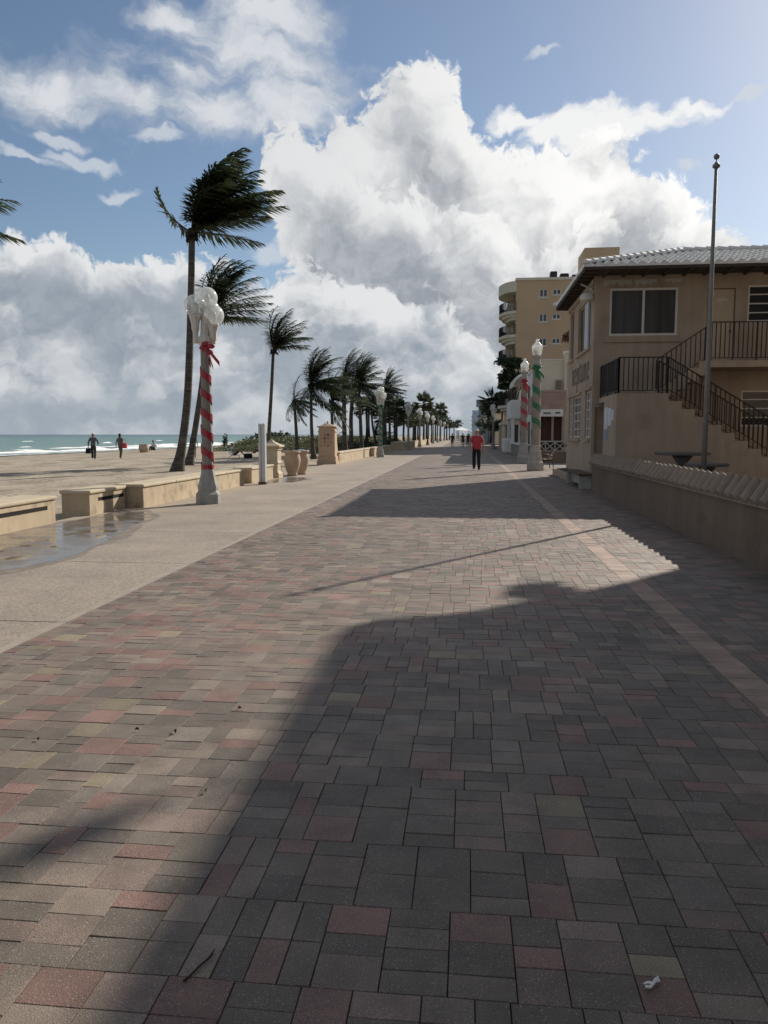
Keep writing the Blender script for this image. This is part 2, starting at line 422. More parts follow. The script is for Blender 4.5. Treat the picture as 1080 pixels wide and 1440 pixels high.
    mott = ss(ma('ADD', ma('MULTIPLY', fine, .5), ma('MULTIPLY', lump0, .6)), .38, .72, 0.0, 1.0)
    low = ss(el, 8.0, 17.5, .55, 0.0)
    c1 = mixc(ss(ma('SUBTRACT', bright1, low), -.65, 1.15), mixc(mott, mixc(sunside, (.27, .30, .345), (.33, .35, .385)), mixc(sunside, (.40, .43, .47), (.48, .50, .525))), mixc(sunside, (.70, .71, .72), (.98, .97, .95)))
    top1b = profile([(340, 720), (360, 330), (365, 215), (375, 193), (420, 187), (445, 200), (470, 222), (484, 238), (505, 266), (530, 278), (560, 284), (590, 290), (625, 276), (660, 292), (692, 302), (720, 335), (760, 345), (790, 332), (830, 302), (860, 294), (880, 325), (920, 342), (960, 332), (1010, 345), (1080, 368), (1250, 420)])
    d1b = ma('MINIMUM', ma('SUBTRACT', top1b, el), ma('MULTIPLY', ma('SUBTRACT', el, bot1), .7))
    e1b = ma('ADD', d1b, ma('MULTIPLY', T, 5.5))
    a1b = ss(e1b, -.1, .9)
    bright1b = ma('ADD', ss(ma('ADD', e1b, ma('MULTIPLY', ma('SUBTRACT', big, .5), 9.0)), .1, 4.2, .95, 0.0), ma('ADD', ma('MULTIPLY', relief, 1.1), ma('MULTIPLY', shade, 2.0)))
    c1b = mixc(ss(ma('SUBTRACT', bright1b, low), -.65, 1.15), mixc(mott, mixc(sunside, (.29, .32, .365), (.31, .335, .37)), mixc(sunside, (.42, .45, .49), (.46, .485, .515))), mixc(sunside, (.72, .73, .74), (.97, .96, .94)))
    # ---- layer 2: the low bank along the horizon
    top2 = profile([(-60, 345), (0, 348), (30, 352), (60, 358), (85, 350), (110, 362), (150, 368), (190, 372), (230, 378), (255, 372), (300, 386), (340, 402), (370, 408), (393, 396), (405, 380), (425, 368), (445, 374), (470, 386), (490, 398), (520, 400), (550, 408), (580, 404), (600, 412), (625, 434), (650, 454), (680, 472), (720, 500), (800, 520), (1080, 540), (1250, 545)])
    d2 = ma('SUBTRACT', top2, el)
    e2 = ma('ADD', d2, ma('MULTIPLY', T, 4.2))
    a2 = ss(e2, -.1, .7)
    lump = ns(vm('MULTIPLY', vm('ADD', dw, (40, 20, 0)), (1, 1.7, 1)), .13, 6, .55)
    bright2 = ma('ADD', ma('ADD', ss(e2, .1, 3.6, .8, 0.0), ma('ADD', ma('MULTIPLY', relief, .8), ma('MULTIPLY', shade, 1.7))), ss(lump, .42, .68, -.12, .55))
    c2 = mixc(ss(bright2, -.28, 1.05), mixc(mott, (.27, .315, .375), (.345, .39, .44)), (.74, .75, .76))
    # ---- layer 3/4/5: wisps placed as soft patches
    stretch = vm('ADD', vm('MULTIPLY', dw, (.8, 2.0, 1)), (90, 30, 0))
    wn = ns(stretch, .16, 7, .6)
    def patches(ls):
        acc = None
        for (x, y, rx, ry) in ls:
            a, e = azel(x, y); a2_, _ = azel(x+rx, y); _, e2_ = azel(x, y-ry)
            v = vm('DIVIDE', vm('SUBTRACT', dw, (a, e, 0)), (abs(a2_-a), abs(e2_-e), 1))
            q = ma('SUBTRACT', 1.0, vm('LENGTH', vm('MULTIPLY', v, (1, 1, 0))))
            acc = q if acc is None else ma('SMOOTH_MAX', acc, q, .25)
        return acc
    p3 = patches([(455, 105, 80, 60), (405, 150, 90, 44), (70, 130, 150, 50), (190, 128, 130, 56), (330, 70, 130, 62), (405, 90, 90, 60), (300, 150, 130, 48), (430, 135, 70, 48), (385, 15, 90, 34), (240, 22, 60, 22), (250, 100, 90, 40)])
    e3 = ma('ADD', p3, ma('MULTIPLY', ma('SUBTRACT', wn, .5), 2.6))
    a3 = ma('MULTIPLY', ss(e3, -.25, .95), .92)
    c3 = mixc(ss(ma('ADD', e3, ma('MULTIPLY', relief, 1.2)), .0, 1.3), (.48, .52, .58), (.70, .72, .75))
    p4 = patches([(720, 165, 50, 18), (770, 178, 70, 24), (850, 180, 110, 30), (940, 165, 75, 22), (985, 152, 45, 14)])
    e4 = ma('ADD', p4, ma('MULTIPLY', ma('SUBTRACT', wn, .5), 2.4))
    a4 = ma('MULTIPLY', ss(e4, -.05, .6), .95)
    p5 = patches([(80, 190, 45, 14), (112, 222, 60, 13), (165, 266, 32, 10), (215, 197, 36, 12), (758, 77, 34, 10), (1058, 137, 32, 9), (967, 234, 30, 10), (600, 470, 20, 9), (380, 352, 40, 14), (40, 225, 50, 12)])
    e5 = ma('ADD', p5, ma('MULTIPLY', ma('SUBTRACT', wn, .5), 2.0))
    a5 = ma('MULTIPLY', ss(e5, 0.0, .7), .7)
    # unseen broken cloud overhead and behind, added to whiten the fill light
    on = ns(vm('MULTIPLY', p0, (1, 1.4, 1)), .045, 6, .55)
    away = ma('MAXIMUM', ss(el, 27.0, 36.0), ss(ma('ABSOLUTE', az), 42.0, 60.0))
    a0 = ma('MULTIPLY', ma('MULTIPLY', ss(on, .40, .56), away), .9)
    sky = N.new('ShaderNodeTexSky'); sky.sky_type = 'NISHITA'; sky.sun_disc = False
    sky.sun_elevation = SUN_EL; sky.sun_rotation = SUN_AZ; sky.altitude = 0; sky.air_density = 1.0; sky.dust_density = .5; sky.ozone_density = 1.6
    base = vm('SCALE', sky.outputs[0], sc=SKY)
    base = mixc(a0, base, (.36, .37, .385))
    col = mixc(a5, base, (.62, .66, .71))
    col = mixc(a4, col, (.88, .88, .87))
    col = mixc(a3, col, c3)
    col = mixc(a1, col, c1)
    col = mixc(a1b, col, c1b)
    col = mixc(a2, col, c2)
    # sea-spray air low over the horizon
    col = mixc(ss(el, -1.0, 7.0, .62, 0.0), col, (.36, .41, .46))
    bg = N.new('ShaderNodeBackground'); bg.inputs['Strength'].default_value = .96
    L.new(col, bg.inputs['Color'])
    out = N.new('ShaderNodeOutputWorld'); L.new(bg.outputs[0], out.inputs['Surface'])
SKY = .085
build_world()

# ------------------------------------------------------------------ ground materials
def paver_mat():
    m, nt, b = newmat('pavers'); N, L = nt.nodes, nt.links
    at = N.new('ShaderNodeAttribute'); at.attribute_name = 'stone'
    geo = N.new('ShaderNodeNewGeometry')
    n1 = N.new('ShaderNodeTexNoise'); n1.inputs['Scale'].default_value = 260; n1.inputs['Detail'].default_value = 2
    L.new(geo.outputs['Position'], n1.inputs['Vector'])
    m1 = N.new('ShaderNodeMapRange'); m1.inputs[1].default_value = .3; m1.inputs[2].default_value = .7; m1.inputs[3].default_value = .56; m1.inputs[4].default_value = 1.46
    L.new(n1.outputs['Fac'], m1.inputs[0])
    n2 = N.new('ShaderNodeTexNoise'); n2.inputs['Scale'].default_value = 5; n2.inputs['Detail'].default_value = 6; n2.inputs['Roughness'].default_value = .6
    L.new(geo.outputs['Position'], n2.inputs['Vector'])
    m2 = N.new('ShaderNodeMapRange'); m2.inputs[1].default_value = .3; m2.inputs[2].default_value = .7; m2.inputs[3].default_value = .78; m2.inputs[4].default_value = 1.2
    L.new(n2.outputs['Fac'], m2.inputs[0])
    mu = N.new('ShaderNodeMath'); mu.operation = 'MULTIPLY'; L.new(m1.outputs[0], mu.inputs[0]); L.new(m2.outputs[0], mu.inputs[1])
    vs = N.new('ShaderNodeVectorMath'); vs.operation = 'SCALE'; L.new(at.outputs['Color'], vs.inputs[0]); L.new(mu.outputs[0], vs.inputs['Scale'])
    # salt-like pale grains in the face mix
    v = N.new('ShaderNodeTexVoronoi'); v.inputs['Scale'].default_value = 150; L.new(geo.outputs['Position'], v.inputs['Vector'])
    sx = N.new('ShaderNodeSeparateXYZ'); L.new(v.outputs['Color'], sx.inputs[0])
    gt = N.new('ShaderNodeMath'); gt.operation = 'GREATER_THAN'; gt.inputs[1].default_value = .86; L.new(sx.outputs[0], gt.inputs[0])
    lt = N.new('ShaderNodeMath'); lt.operation = 'LESS_THAN'; lt.inputs[1].default_value = .30; L.new(v.outputs['Distance'], lt.inputs[0])
    an = N.new('ShaderNodeMath'); an.operation = 'MULTIPLY'; L.new(gt.outputs[0], an.inputs[0]); L.new(lt.outputs[0], an.inputs[1])
    mx = N.new('ShaderNodeMix'); mx.data_type = 'RGBA'; L.new(an.outputs[0], mx.inputs[0]); L.new(vs.outputs[0], mx.inputs[6]); mx.inputs[7].default_value = (.34, .31, .28, 1)
    # dark drips and gum spots, and broad worn lighter lanes
    n3 = N.new('ShaderNodeTexNoise'); n3.inputs['Scale'].default_value = 1.1; n3.inputs['Detail'].default_value = 7; n3.inputs['Roughness'].default_value = .62
    L.new(geo.outputs['Position'], n3.inputs['Vector'])
    m3 = N.new('ShaderNodeMapRange'); m3.inputs[1].default_value = .3; m3.inputs[2].default_value = .72; m3.inputs[3].default_value = .8; m3.inputs[4].default_value = 1.2
    L.new(n3.outputs['Fac'], m3.inputs[0])
    v2 = N.new('ShaderNodeVectorMath'); v2.operation = 'SCALE'; L.new(mx.outputs[2], v2.inputs[0]); L.new(m3.outputs[0], v2.inputs['Scale'])
    vg = N.new('ShaderNodeTexVoronoi'); vg.inputs['Scale'].default_value = 2.2; vg.inputs['Detail'].default_value = 0; L.new(geo.outputs['Position'], vg.inputs['Vector'])
    sg = N.new('ShaderNodeSeparateXYZ'); L.new(vg.outputs['Color'], sg.inputs[0])
    g2 = N.new('ShaderNodeMath'); g2.operation = 'GREATER_THAN'; g2.inputs[1].default_value = .82; L.new(sg.outputs[1], g2.inputs[0])
    g3 = N.new('ShaderNodeMapRange'); g3.inputs[1].default_value = .035; g3.inputs[2].default_value = .06; g3.inputs[3].default_value = .45; g3.inputs[4].default_value = 0; L.new(vg.outputs['Distance'], g3.inputs[0])
    g4 = N.new('ShaderNodeMath'); g4.operation = 'MULTIPLY'; L.new(g2.outputs[0], g4.inputs[0]); L.new(g3.outputs[0], g4.inputs[1])
    mg = N.new('ShaderNodeMix'); mg.data_type = 'RGBA'; L.new(g4.outputs[0], mg.inputs[0]); L.new(v2.outputs[0], mg.inputs[6]); mg.inputs[7].default_value = (.03, .028, .026, 1)
    L.new(mg.outputs[2], b.inputs['Base Color'])
    b.inputs['Roughness'].default_value = .62; b.inputs['Specular IOR Level'].default_value = .4
    bp = N.new('ShaderNodeBump'); bp.inputs['Strength'].default_value = .55; bp.inputs['Distance'].default_value = .004
    L.new(n1.outputs['Fac'], bp.inputs['Height']); L.new(bp.outputs[0], b.inputs['Normal'])
    return m

def concrete_mat():
    m, nt, b = newmat('aggregate_walk'); N, L = nt.nodes, nt.links
    geo = N.new('ShaderNodeNewGeometry')
    v = N.new('ShaderNodeTexVoronoi'); v.inputs['Scale'].default_value = 55; L.new(geo.outputs['Position'], v.inputs['Vector'])
    cr = N.new('ShaderNodeValToRGB'); e = cr.color_ramp.elements
    e[0].color = (.245, .205, .17, 1); e[1].color = (.375, .32, .265, 1); e[0].position = .05; e[1].position = .95
    sx = N.new('ShaderNodeSeparateXYZ'); L.new(v.outputs['Color'], sx.inputs[0]); L.new(sx.outputs[0], cr.inputs[0])
    n2 = N.new('ShaderNodeTexNoise'); n2.inputs['Scale'].default_value = .7; n2.inputs['Detail'].default_value = 8; n2.inputs['Roughness'].default_value = .62
    L.new(geo.outputs['Position'], n2.inputs['Vector'])
    m2 = N.new('ShaderNodeMapRange'); m2.inputs[1].default_value = .3; m2.inputs[2].default_value = .7; m2.inputs[3].default_value = .78; m2.inputs[4].default_value = 1.16
    L.new(n2.outputs['Fac'], m2.inputs[0])
    vs = N.new('ShaderNodeVectorMath'); vs.operation = 'SCALE'; L.new(cr.outputs[0], vs.inputs[0]); L.new(m2.outputs[0], vs.inputs['Scale'])
    # sand blown in from the beach edge
    px = N.new('ShaderNodeSeparateXYZ'); L.new(geo.outputs['Position'], px.inputs[0])
    n4 = N.new('ShaderNodeTexNoise'); n4.inputs['Scale'].default_value = 1.4; n4.inputs['Detail'].default_value = 7; L.new(geo.outputs['Position'], n4.inputs['Vector'])
    ad = N.new('ShaderNodeMath'); ad.operation = 'MULTIPLY_ADD'; ad.inputs[1].default_value = 2.6; L.new(n4.outputs['Fac'], ad.inputs[0]); L.new(px.outputs[0], ad.inputs[2])
    ms = N.new('ShaderNodeMapRange'); ms.interpolation_type = 'SMOOTHSTEP'; ms.inputs[1].default_value = -5.4; ms.inputs[2].default_value = -4.4; ms.inputs[3].default_value = .75; ms.inputs[4].default_value = 0
    L.new(ad.outputs[0], ms.inputs[0])
    mx = N.new('ShaderNodeMix'); mx.data_type = 'RGBA'; L.new(ms.outputs[0], mx.inputs[0]); L.new(vs.outputs[0], mx.inputs[6]); mx.inputs[7].default_value = (.36, .30, .235, 1)
    L.new(mx.outputs[2], b.inputs['Base Color'])
    b.inputs['Roughness'].default_value = .8; b.inputs['Specular IOR Level'].default_value = .3
    bp = N.new('ShaderNodeBump'); bp.inputs['Strength'].default_value = .35; bp.inputs['Distance'].default_value = .004
    L.new(v.outputs['Distance'], bp.inputs['Height']); L.new(bp.outputs[0], b.inputs['Normal'])
    return m

def sand_mat():
    m, nt, b = newmat('beach_sand'); N, L = nt.nodes, nt.links
    geo = N.new('ShaderNodeNewGeometry')
    mp = N.new('ShaderNodeMapping'); mp.inputs['Scale'].default_value = (1.2, .5, 1); mp.inputs['Rotation'].default_value = (0, 0, .5)
    L.new(geo.outputs['Position'], mp.inputs[0])
    n1 = N.new('ShaderNodeTexNoise'); n1.inputs['Scale'].default_value = .6; n1.inputs['Detail'].default_value = 9; n1.inputs['Roughness'].default_value = .65
    L.new(mp.outputs[0], n1.inputs['Vector'])
    cr = N.new('ShaderNodeValToRGB'); e = cr.color_ramp.elements
    e[0].color = (.26, .215, .165, 1); e[1].color = (.42, .36, .285, 1); e[0].position = .36; e[1].position = .62
    L.new(n1.outputs['Fac'], cr.inputs[0])
    # seaweed scraps
    n2 = N.new('ShaderNodeTexNoise'); n2.inputs['Scale'].default_value = 1.1; n2.inputs['Detail'].default_value = 8; n2.inputs['Roughness'].default_value = .7
    L.new(mp.outputs[0], n2.inputs['Vector'])
    m2 = N.new('ShaderNodeMapRange'); m2.inputs[1].default_value = .66; m2.inputs[2].default_value = .72; m2.inputs[3].default_value = 0; m2.inputs[4].default_value = .75
    L.new(n2.outputs['Fac'], m2.inputs[0])
    mx = N.new('ShaderNodeMix'); mx.data_type = 'RGBA'; L.new(m2.outputs[0], mx.inputs[0]); L.new(cr.outputs[0], mx.inputs[6]); mx.inputs[7].default_value = (.085, .06, .04, 1)
    # wet strip by the water
    px = N.new('ShaderNodeSeparateXYZ'); L.new(geo.outputs['Position'], px.inputs[0])
    mw = N.new('ShaderNodeMapRange'); mw.interpolation_type = 'SMOOTHSTEP'; mw.inputs[1].default_value = -43.5; mw.inputs[2].default_value = -37; mw.inputs[3].default_value = .45; mw.inputs[4].default_value = 1
    L.new(px.outputs[0], mw.inputs[0])
    vs = N.new('ShaderNodeVectorMath'); vs.operation = 'SCALE'; L.new(mx.outputs[2], vs.inputs[0]); L.new(mw.outputs[0], vs.inputs['Scale'])
    L.new(vs.outputs[0], b.inputs['Base Color'])
    b.inputs['Roughness'].default_value = .9; b.inputs['Specular IOR Level'].default_value = .2
    n5 = N.new('ShaderNodeTexNoise'); n5.inputs['Scale'].default_value = 5; n5.inputs['Detail'].default_value = 6; L.new(geo.outputs['Position'], n5.inputs['Vector'])
    bp = N.new('ShaderNodeBump'); bp.inputs['Strength'].default_value = .8; bp.inputs['Distance'].default_value = .08
    L.new(n5.outputs['Fac'], bp.inputs['Height']); L.new(bp.outputs[0], b.inputs['Normal'])
    return m

def sea_mat():
    m, nt, b = newmat('sea_water'); N, L = nt.nodes, nt.links
    geo = N.new('ShaderNodeNewGeometry'); px = N.new('ShaderNodeSeparateXYZ'); L.new(geo.outputs['Position'], px.inputs[0])
    cr = N.new('ShaderNodeValToRGB'); e = cr.color_ramp.elements
    mr = N.new('ShaderNodeMapRange'); mr.inputs[1].default_value = -44; mr.inputs[2].default_value = -600; L.new(px.outputs[0], mr.inputs[0])
    e[0].color = (.16, .23, .19, 1); e[0].position = 0; e[1].color = (.022, .075, .095, 1); e[1].position = 1
    x = e.new(.06); x.color = (.085, .19, .155, 1); x = e.new(.4); x.color = (.05, .135, .12, 1)
    L.new(mr.outputs[0], cr.inputs[0])
    mp = N.new('ShaderNodeMapping'); mp.inputs['Scale'].default_value = (.22, .05, 1); L.new(geo.outputs['Position'], mp.inputs[0])
    n1 = N.new('ShaderNodeTexNoise'); n1.inputs['Scale'].default_value = 1; n1.inputs['Detail'].default_value = 6; n1.inputs['Roughness'].default_value = .6
    L.new(mp.outputs[0], n1.inputs['Vector'])
    f1 = N.new('ShaderNodeMapRange'); f1.inputs[1].default_value = .66; f1.inputs[2].default_value = .71; L.new(n1.outputs['Fac'], f1.inputs[0])
    # swash line on the shore
    n2 = N.new('ShaderNodeTexNoise'); n2.inputs['Scale'].default_value = .12; n2.inputs['Detail'].default_value = 6; L.new(geo.outputs['Position'], n2.inputs['Vector'])
    sh = N.new('ShaderNodeMath'); sh.operation = 'MULTIPLY_ADD'; sh.inputs[1].default_value = 6; L.new(n2.outputs['Fac'], sh.inputs[0]); L.new(px.outputs[0], sh.inputs[2])
    f2 = N.new('ShaderNodeMapRange'); f2.inputs[1].default_value = -43.2; f2.inputs[2].default_value = -42.2; L.new(sh.outputs[0], f2.inputs[0])
    n3 = N.new('ShaderNodeTexNoise'); n3.inputs['Scale'].default_value = .9; n3.inputs['Detail'].default_value = 6; L.new(geo.outputs['Position'], n3.inputs['Vector'])
    f3 = N.new('ShaderNodeMapRange'); f3.inputs[1].default_value = .44; f3.inputs[2].default_value = .62; L.new(n3.outputs['Fac'], f3.inputs[0])
    f4 = N.new('ShaderNodeMath'); f4.operation = 'MULTIPLY'; L.new(f2.outputs[0], f4.inputs[0]); L.new(f3.outputs[0], f4.inputs[1])
    f5 = N.new('ShaderNodeMath'); f5.operation = 'MAXIMUM'; L.new(f1.outputs[0], f5.inputs[0]); L.new(f4.outputs[0], f5.inputs[1])
    mx = N.new('ShaderNodeMix'); mx.data_type = 'RGBA'; L.new(f5.outputs[0], mx.inputs[0]); L.new(cr.outputs[0], mx.inputs[6]); mx.inputs[7].default_value = (.72, .74, .72, 1)
    L.new(mx.outputs[2], b.inputs['Base Color'])
    ro = N.new('ShaderNodeMapRange'); ro.inputs[3].default_value = .28; ro.inputs[4].default_value = .8; L.new(f5.outputs[0], ro.inputs[0]); L.new(ro.outputs[0], b.inputs['Roughness'])
    b.inputs['Specular IOR Level'].default_value = .35
    m3 = N.new('ShaderNodeMapping'); m3.inputs['Scale'].default_value = (.5, .16, 1); L.new(geo.outputs['Position'], m3.inputs[0])
    n6 = N.new('ShaderNodeTexNoise'); n6.inputs['Scale'].default_value = 1.5; n6.inputs['Detail'].default_value = 7; L.new(m3.outputs[0], n6.inputs['Vector'])
    bp = N.new('ShaderNodeBump'); bp.inputs['Strength'].default_value = 1.0; bp.inputs['Distance'].default_value = .5
    L.new(n6.outputs['Fac'], bp.inputs['Height']); L.new(bp.outputs[0], b.inputs['Normal'])
    return m

# ------------------------------------------------------------------ ground
g = MB(); g.quad((-30, -400, -.5), (9000, -400, -.5), (9000, 9000, -.5), (-30, 9000, -.5))
structure(g.build('ground', mat('inland_ground', (.16, .14, .11), .95, .2, .05)))
g = MB(); g.quad((3.4, -60, -.03), (120, -60, -.03), (120, 700, -.03), (3.4, 700, -.03))
structure(g.build('pavement', mat('side_pavement', (.19, .165, .145), .85, .15, 1.5, .2, 50)))
g = MB(); g.quad((-16000, -4000, -.3), (-41.0, -4000, -.3), (-41.0, 16000, -.3), (-16000, 16000, -.3))
structure(g.build('sea', sea_mat()))

def sand_h(x, y):
    z = -.06 + .05*noise.noise(Vector((x*.25, y*.18, 1))) + .035*noise.noise(Vector((x*.9, y*.7, 5)))*1.2
    if x < -28: z -= (-(x+28))*.022
    if x > -9: z = z*.5 - .02
    # dune ridge behind the palms
    ex = max(0, min(1, (x+27)/6))*max(0, min(1, (-9.5-x)/4)); f = 63 + (x+10)*(-.75)
    ey = max(0, min(1, (y-f)/8))*max(0, min(1, (420-y)/60))
    ex, ey = ex*ex*(3-2*ex), ey*ey*(3-2*ey)
    z += ex*ey*(1.0 + .25*noise.noise(Vector((x*.12, y*.06, 9))))
    return z
xs = [-7.25 - .28*i for i in range(40)]
while xs[-1] > -52: xs.append(xs[-1]-.7)
ys = [-14 + .35*i for i in range(160)]
while ys[-1] < 700: ys.append(ys[-1] + max(.5, (ys[-1]-30)*.02))
g = MB(); nx = len(xs)
for y in ys:
    for x in xs: g.v.append((x, y, sand_h(x, y)))
for j in range(len(ys)-1):
    for i in range(nx-1): g.f.append((j*nx+i, j*nx+i+1, (j+1)*nx+i+1, (j+1)*nx+i))
structure(g.build('beach', sand_mat(), smooth=True))

# promenade slab of exposed aggregate with tooled joints
g = MB(); y = -12.0
cuts = [-12 + 3.02*i for i in range(140)]
for a, b_ in zip(cuts[:-1], cuts[1:]):
    g.box(-7.6, -3.475, a+.007, b_-.007, -.12, 0)
structure(g.build('promenade', concrete_mat(), bevel=.006))
g = MB(); g.box(-7.6, 4.0, -14, 700, -.2, -.016)
structure(g.build('paving_bed', mat('joint_sand', (.07, .06, .05), .95, .3, 40)))
g = MB()
for a, b_ in zip(cuts[:-1], cuts[1:]): g.box(-3.47, -3.395, a+.004, b_-.004, -.12, .002)
structure(g.build('kerb', mat('pale_edging', (.32, .275, .23), .85, .15, 8)))

# pavers: guillotine-cut modular blocks, one face set per stone
def pavers():
    rnd = random.Random(11)
    U = .0500
    pal = [((.137, .112, .091), 28), ((.160, .130, .105), 16), ((.208, .128, .105), 15), ((.192, .143, .117), 19), ((.210, .166, .132), 13), ((.225, .185, .125), 2), ((.182, .151, .125), 9)]
    cols = [c for c, w_ in pal for _ in range(w_)]
    V, F, C = [], [], []
    def stone(x0, x1, y0, y1, col, detail=True):
        j = .0014
        x0 += j; x1 -= j; y0 += j; y1 -= j
        z = rnd.uniform(-.0012, .0012); tx = rnd.uniform(-.0012, .0012); ty = rnd.uniform(-.0012, .0012)
        n = len(V)
        if detail:
            b = .0013
            V.extend([(x0+b, y0+b, z-tx-ty), (x1-b, y0+b, z+tx-ty), (x1-b, y1-b, z+tx+ty), (x0+b, y1-b, z-tx+ty),
                      (x0, y0, z-.003), (x1, y0, z-.003), (x1, y1, z-.003), (x0, y1, z-.003),
                      (x0, y0, -.03), (x1, y0, -.03), (x1, y1, -.03), (x0, y1, -.03)])
            F.append((n, n+1, n+2, n+3))
            for k in range(4):
                q = (k+1) % 4
                F.append((n+4+k, n+4+q, n+q, n+k)); F.append((n+8+k, n+8+q, n+4+q, n+4+k))
            C.extend([col]*9)
        else:
            V.extend([(x0, y0, z*.5), (x1, y0, z*.5), (x1, y1, z*.5), (x0, y1, z*.5)]); F.append((n, n+1, n+2, n+3)); C.append(col)
    def pick(x, y):
        c = rnd.choice(cols)
        t = noise.noise(Vector((x*.35, y*.22, 2)))
        if t > .2 and rnd.random() < .5: c = rnd.choice(cols[46:])
        if t < -.2 and rnd.random() < .45: c = cols[rnd.randrange(0, 46)]
        k = rnd.uniform(.84, 1.16); return (c[0]*k, c[1]*k, c[2]*k, 1)
    def split(total, opts):
        for _ in range(60):
            out = []; s = 0
            while s < total:
                o = rnd.choice(opts); out.append(o); s += o
            if s == total: return out
        return [total]
    def fill(xa, xb, ya, yb):
        W = xb - xa
        y = ya; row = 0
        while y < yb:
            hb = rnd.choice((4, 6, 7, 8, 8, 10, 12)); far = y > 55
            x = xa + rnd.uniform(-.5, 0); 
            while x < xb - .01:
                wb = rnd.choice((8, 11, 12, 15, 16))
                px = x
                for cw in (split(wb, (4, 4, 3, 4, 2)) if hb > 4 else split(wb, (4, 3, 4, 2))):
                    py = y
                    if far: hs = [hb]
                    elif cw == 2: hs = split(hb, (4, 3)) if hb not in (5,) else [hb]
                    elif cw == 3: hs = split(hb, (3, 4, 3, 2))
                    else: hs = split(hb, (4, 2, 3, 3, 2))
                    for h in hs:
                        a, b_ = max(px, xa), min(px + cw*U, xb)
                        if b_ - a > .007: stone(a, b_, py, py + h*U, pick(px, py), y < 30)
                        py += h*U
                    px += cw*U
                x += wb*U
            y += hb*U
    fill(-3.39, 1.715, -6, 170)
    fill(1.945, 3.99, -6, 170)
    y = -6.0
    while y < 170:       # soldier course
        h = .115
        k = rnd.uniform(.82, 1.2); c = (.30*k, .212*k, .165*k, 1)
        stone(1.715, 1.945, y, y+h, c, y < 30); y += h
    # beyond that the stones are far below a pixel: broad bands in the same tones
    y = 170.0
    while y < 700:
        for i in range(6):
            xa = -3.39 + i*1.23; c = pick(xa, y); c = tuple(.5*q + .5*w for q, w in zip(c, (.125, .102, .088, 1)))
            stone(xa, xa+1.23, y, y+2.5, c, False)
        y += 2.5
    me = bpy.data.meshes.new('pavers'); me.from_pydata(V, [], F); me.update()
    at = me.attributes.new('stone', 'FLOAT_COLOR', 'FACE')
    at.data.foreach_set('color', [q for c in C for q in c])
    me.materials.append(paver_mat())
    o = bpy.data.objects.new('pavers', me); COL.objects.link(o); return structure(o)
pavers()

def puddle(name, pts, zz=.004, grow=0.0, m='water', rag=.3):
    g = MB(); c = Vector((sum(p[0] for p in pts)/len(pts), sum(p[1] for p in pts)/len(pts), 0))
    out = []
    for i, p in enumerate(pts):
        q = pts[(i+1) % len(pts)]
        for k in range(24):
            t = k/24; v = Vector((p[0]+(q[0]-p[0])*t, p[1]+(q[1]-p[1])*t, 0))
            n_ = (noise.noise(Vector((v.x*1.6, v.y*1.0, 3+grow*9)))*.6 + noise.noise(Vector((v.x*5, v.y*3, 7)))*.4 + noise.noise(Vector((v.x*14, v.y*9, 5)))*.2)*rag
            d = (v-c).normalized(); v += d*(n_+grow); out.append((min(v.x, -3.6), v.y, zz))
    g.poly(out)
    return structure(g.build(name, M[m]))
def puddle_mat():
    m, nt, b = newmat('thin_rain_water'); N, L = nt.nodes, nt.links
    geo = N.new('ShaderNodeNewGeometry')
    n = N.new('ShaderNodeTexNoise'); n.inputs['Scale'].default_value = 2.2; n.inputs['Detail'].default_value = 7; n.inputs['Roughness'].default_value = .6
    L.new(geo.outputs['Position'], n.inputs['Vector'])
    cr = N.new('ShaderNodeValToRGB'); cr.color_ramp.elements[0].color = (.115, .10, .085, 1); cr.color_ramp.elements[1].color = (.20, .172, .145, 1)
    L.new(n.outputs['Fac'], cr.inputs[0]); L.new(cr.outputs[0], b.inputs['Base Color'])
    mr = N.new('ShaderNodeMapRange'); mr.inputs[1].default_value = .42; mr.inputs[2].default_value = .66; mr.inputs[3].default_value = .03; mr.inputs[4].default_value = .45
    L.new(n.outputs['Fac'], mr.inputs[0]); L.new(mr.outputs[0], b.inputs['Roughness'])
    b.inputs['Specular IOR Level'].default_value = .6; b.inputs['IOR'].default_value = 1.45
    return m
M['water'] = puddle_mat()
M['damp'] = mat('damp_concrete', (.21, .175, .142), .65, .25, 3, .2, 50, spec=.4, fine=.15, fscale=70)
puddle('puddle_water', [(-5.3, 8.6), (-5.15, 9.5), (-5.35, 11), (-5.8, 12.6), (-6.0, 14.2), (-6.6, 15.2), (-7.25, 15.4), (-7.2, 13.6), (-7.3, 11.2), (-7.0, 8.8), (-6.2, 8)])
puddle('puddle_water', [(-5.9, 25.5), (-5.7, 27), (-6.1, 28.2), (-6.7, 28.3), (-6.7, 26.2), (-6.5, 24.8)])
puddle('damp_ground', [(-5.3, 8.6), (-5.15, 9.5), (-5.35, 11), (-5.8, 12.6), (-6.0, 14.2), (-6.6, 15.2), (-7.25, 15.4), (-7.2, 13.6), (-7.3, 11.2), (-7.0, 8.8), (-6.2, 8)], .0022, .22, 'damp', .35)
puddle('damp_ground', [(-5.9, 25.5), (-5.7, 27), (-6.1, 28.2), (-6.7, 28.3), (-6.7, 26.2), (-6.5, 24.8)], .0022, .2, 'damp', .3)

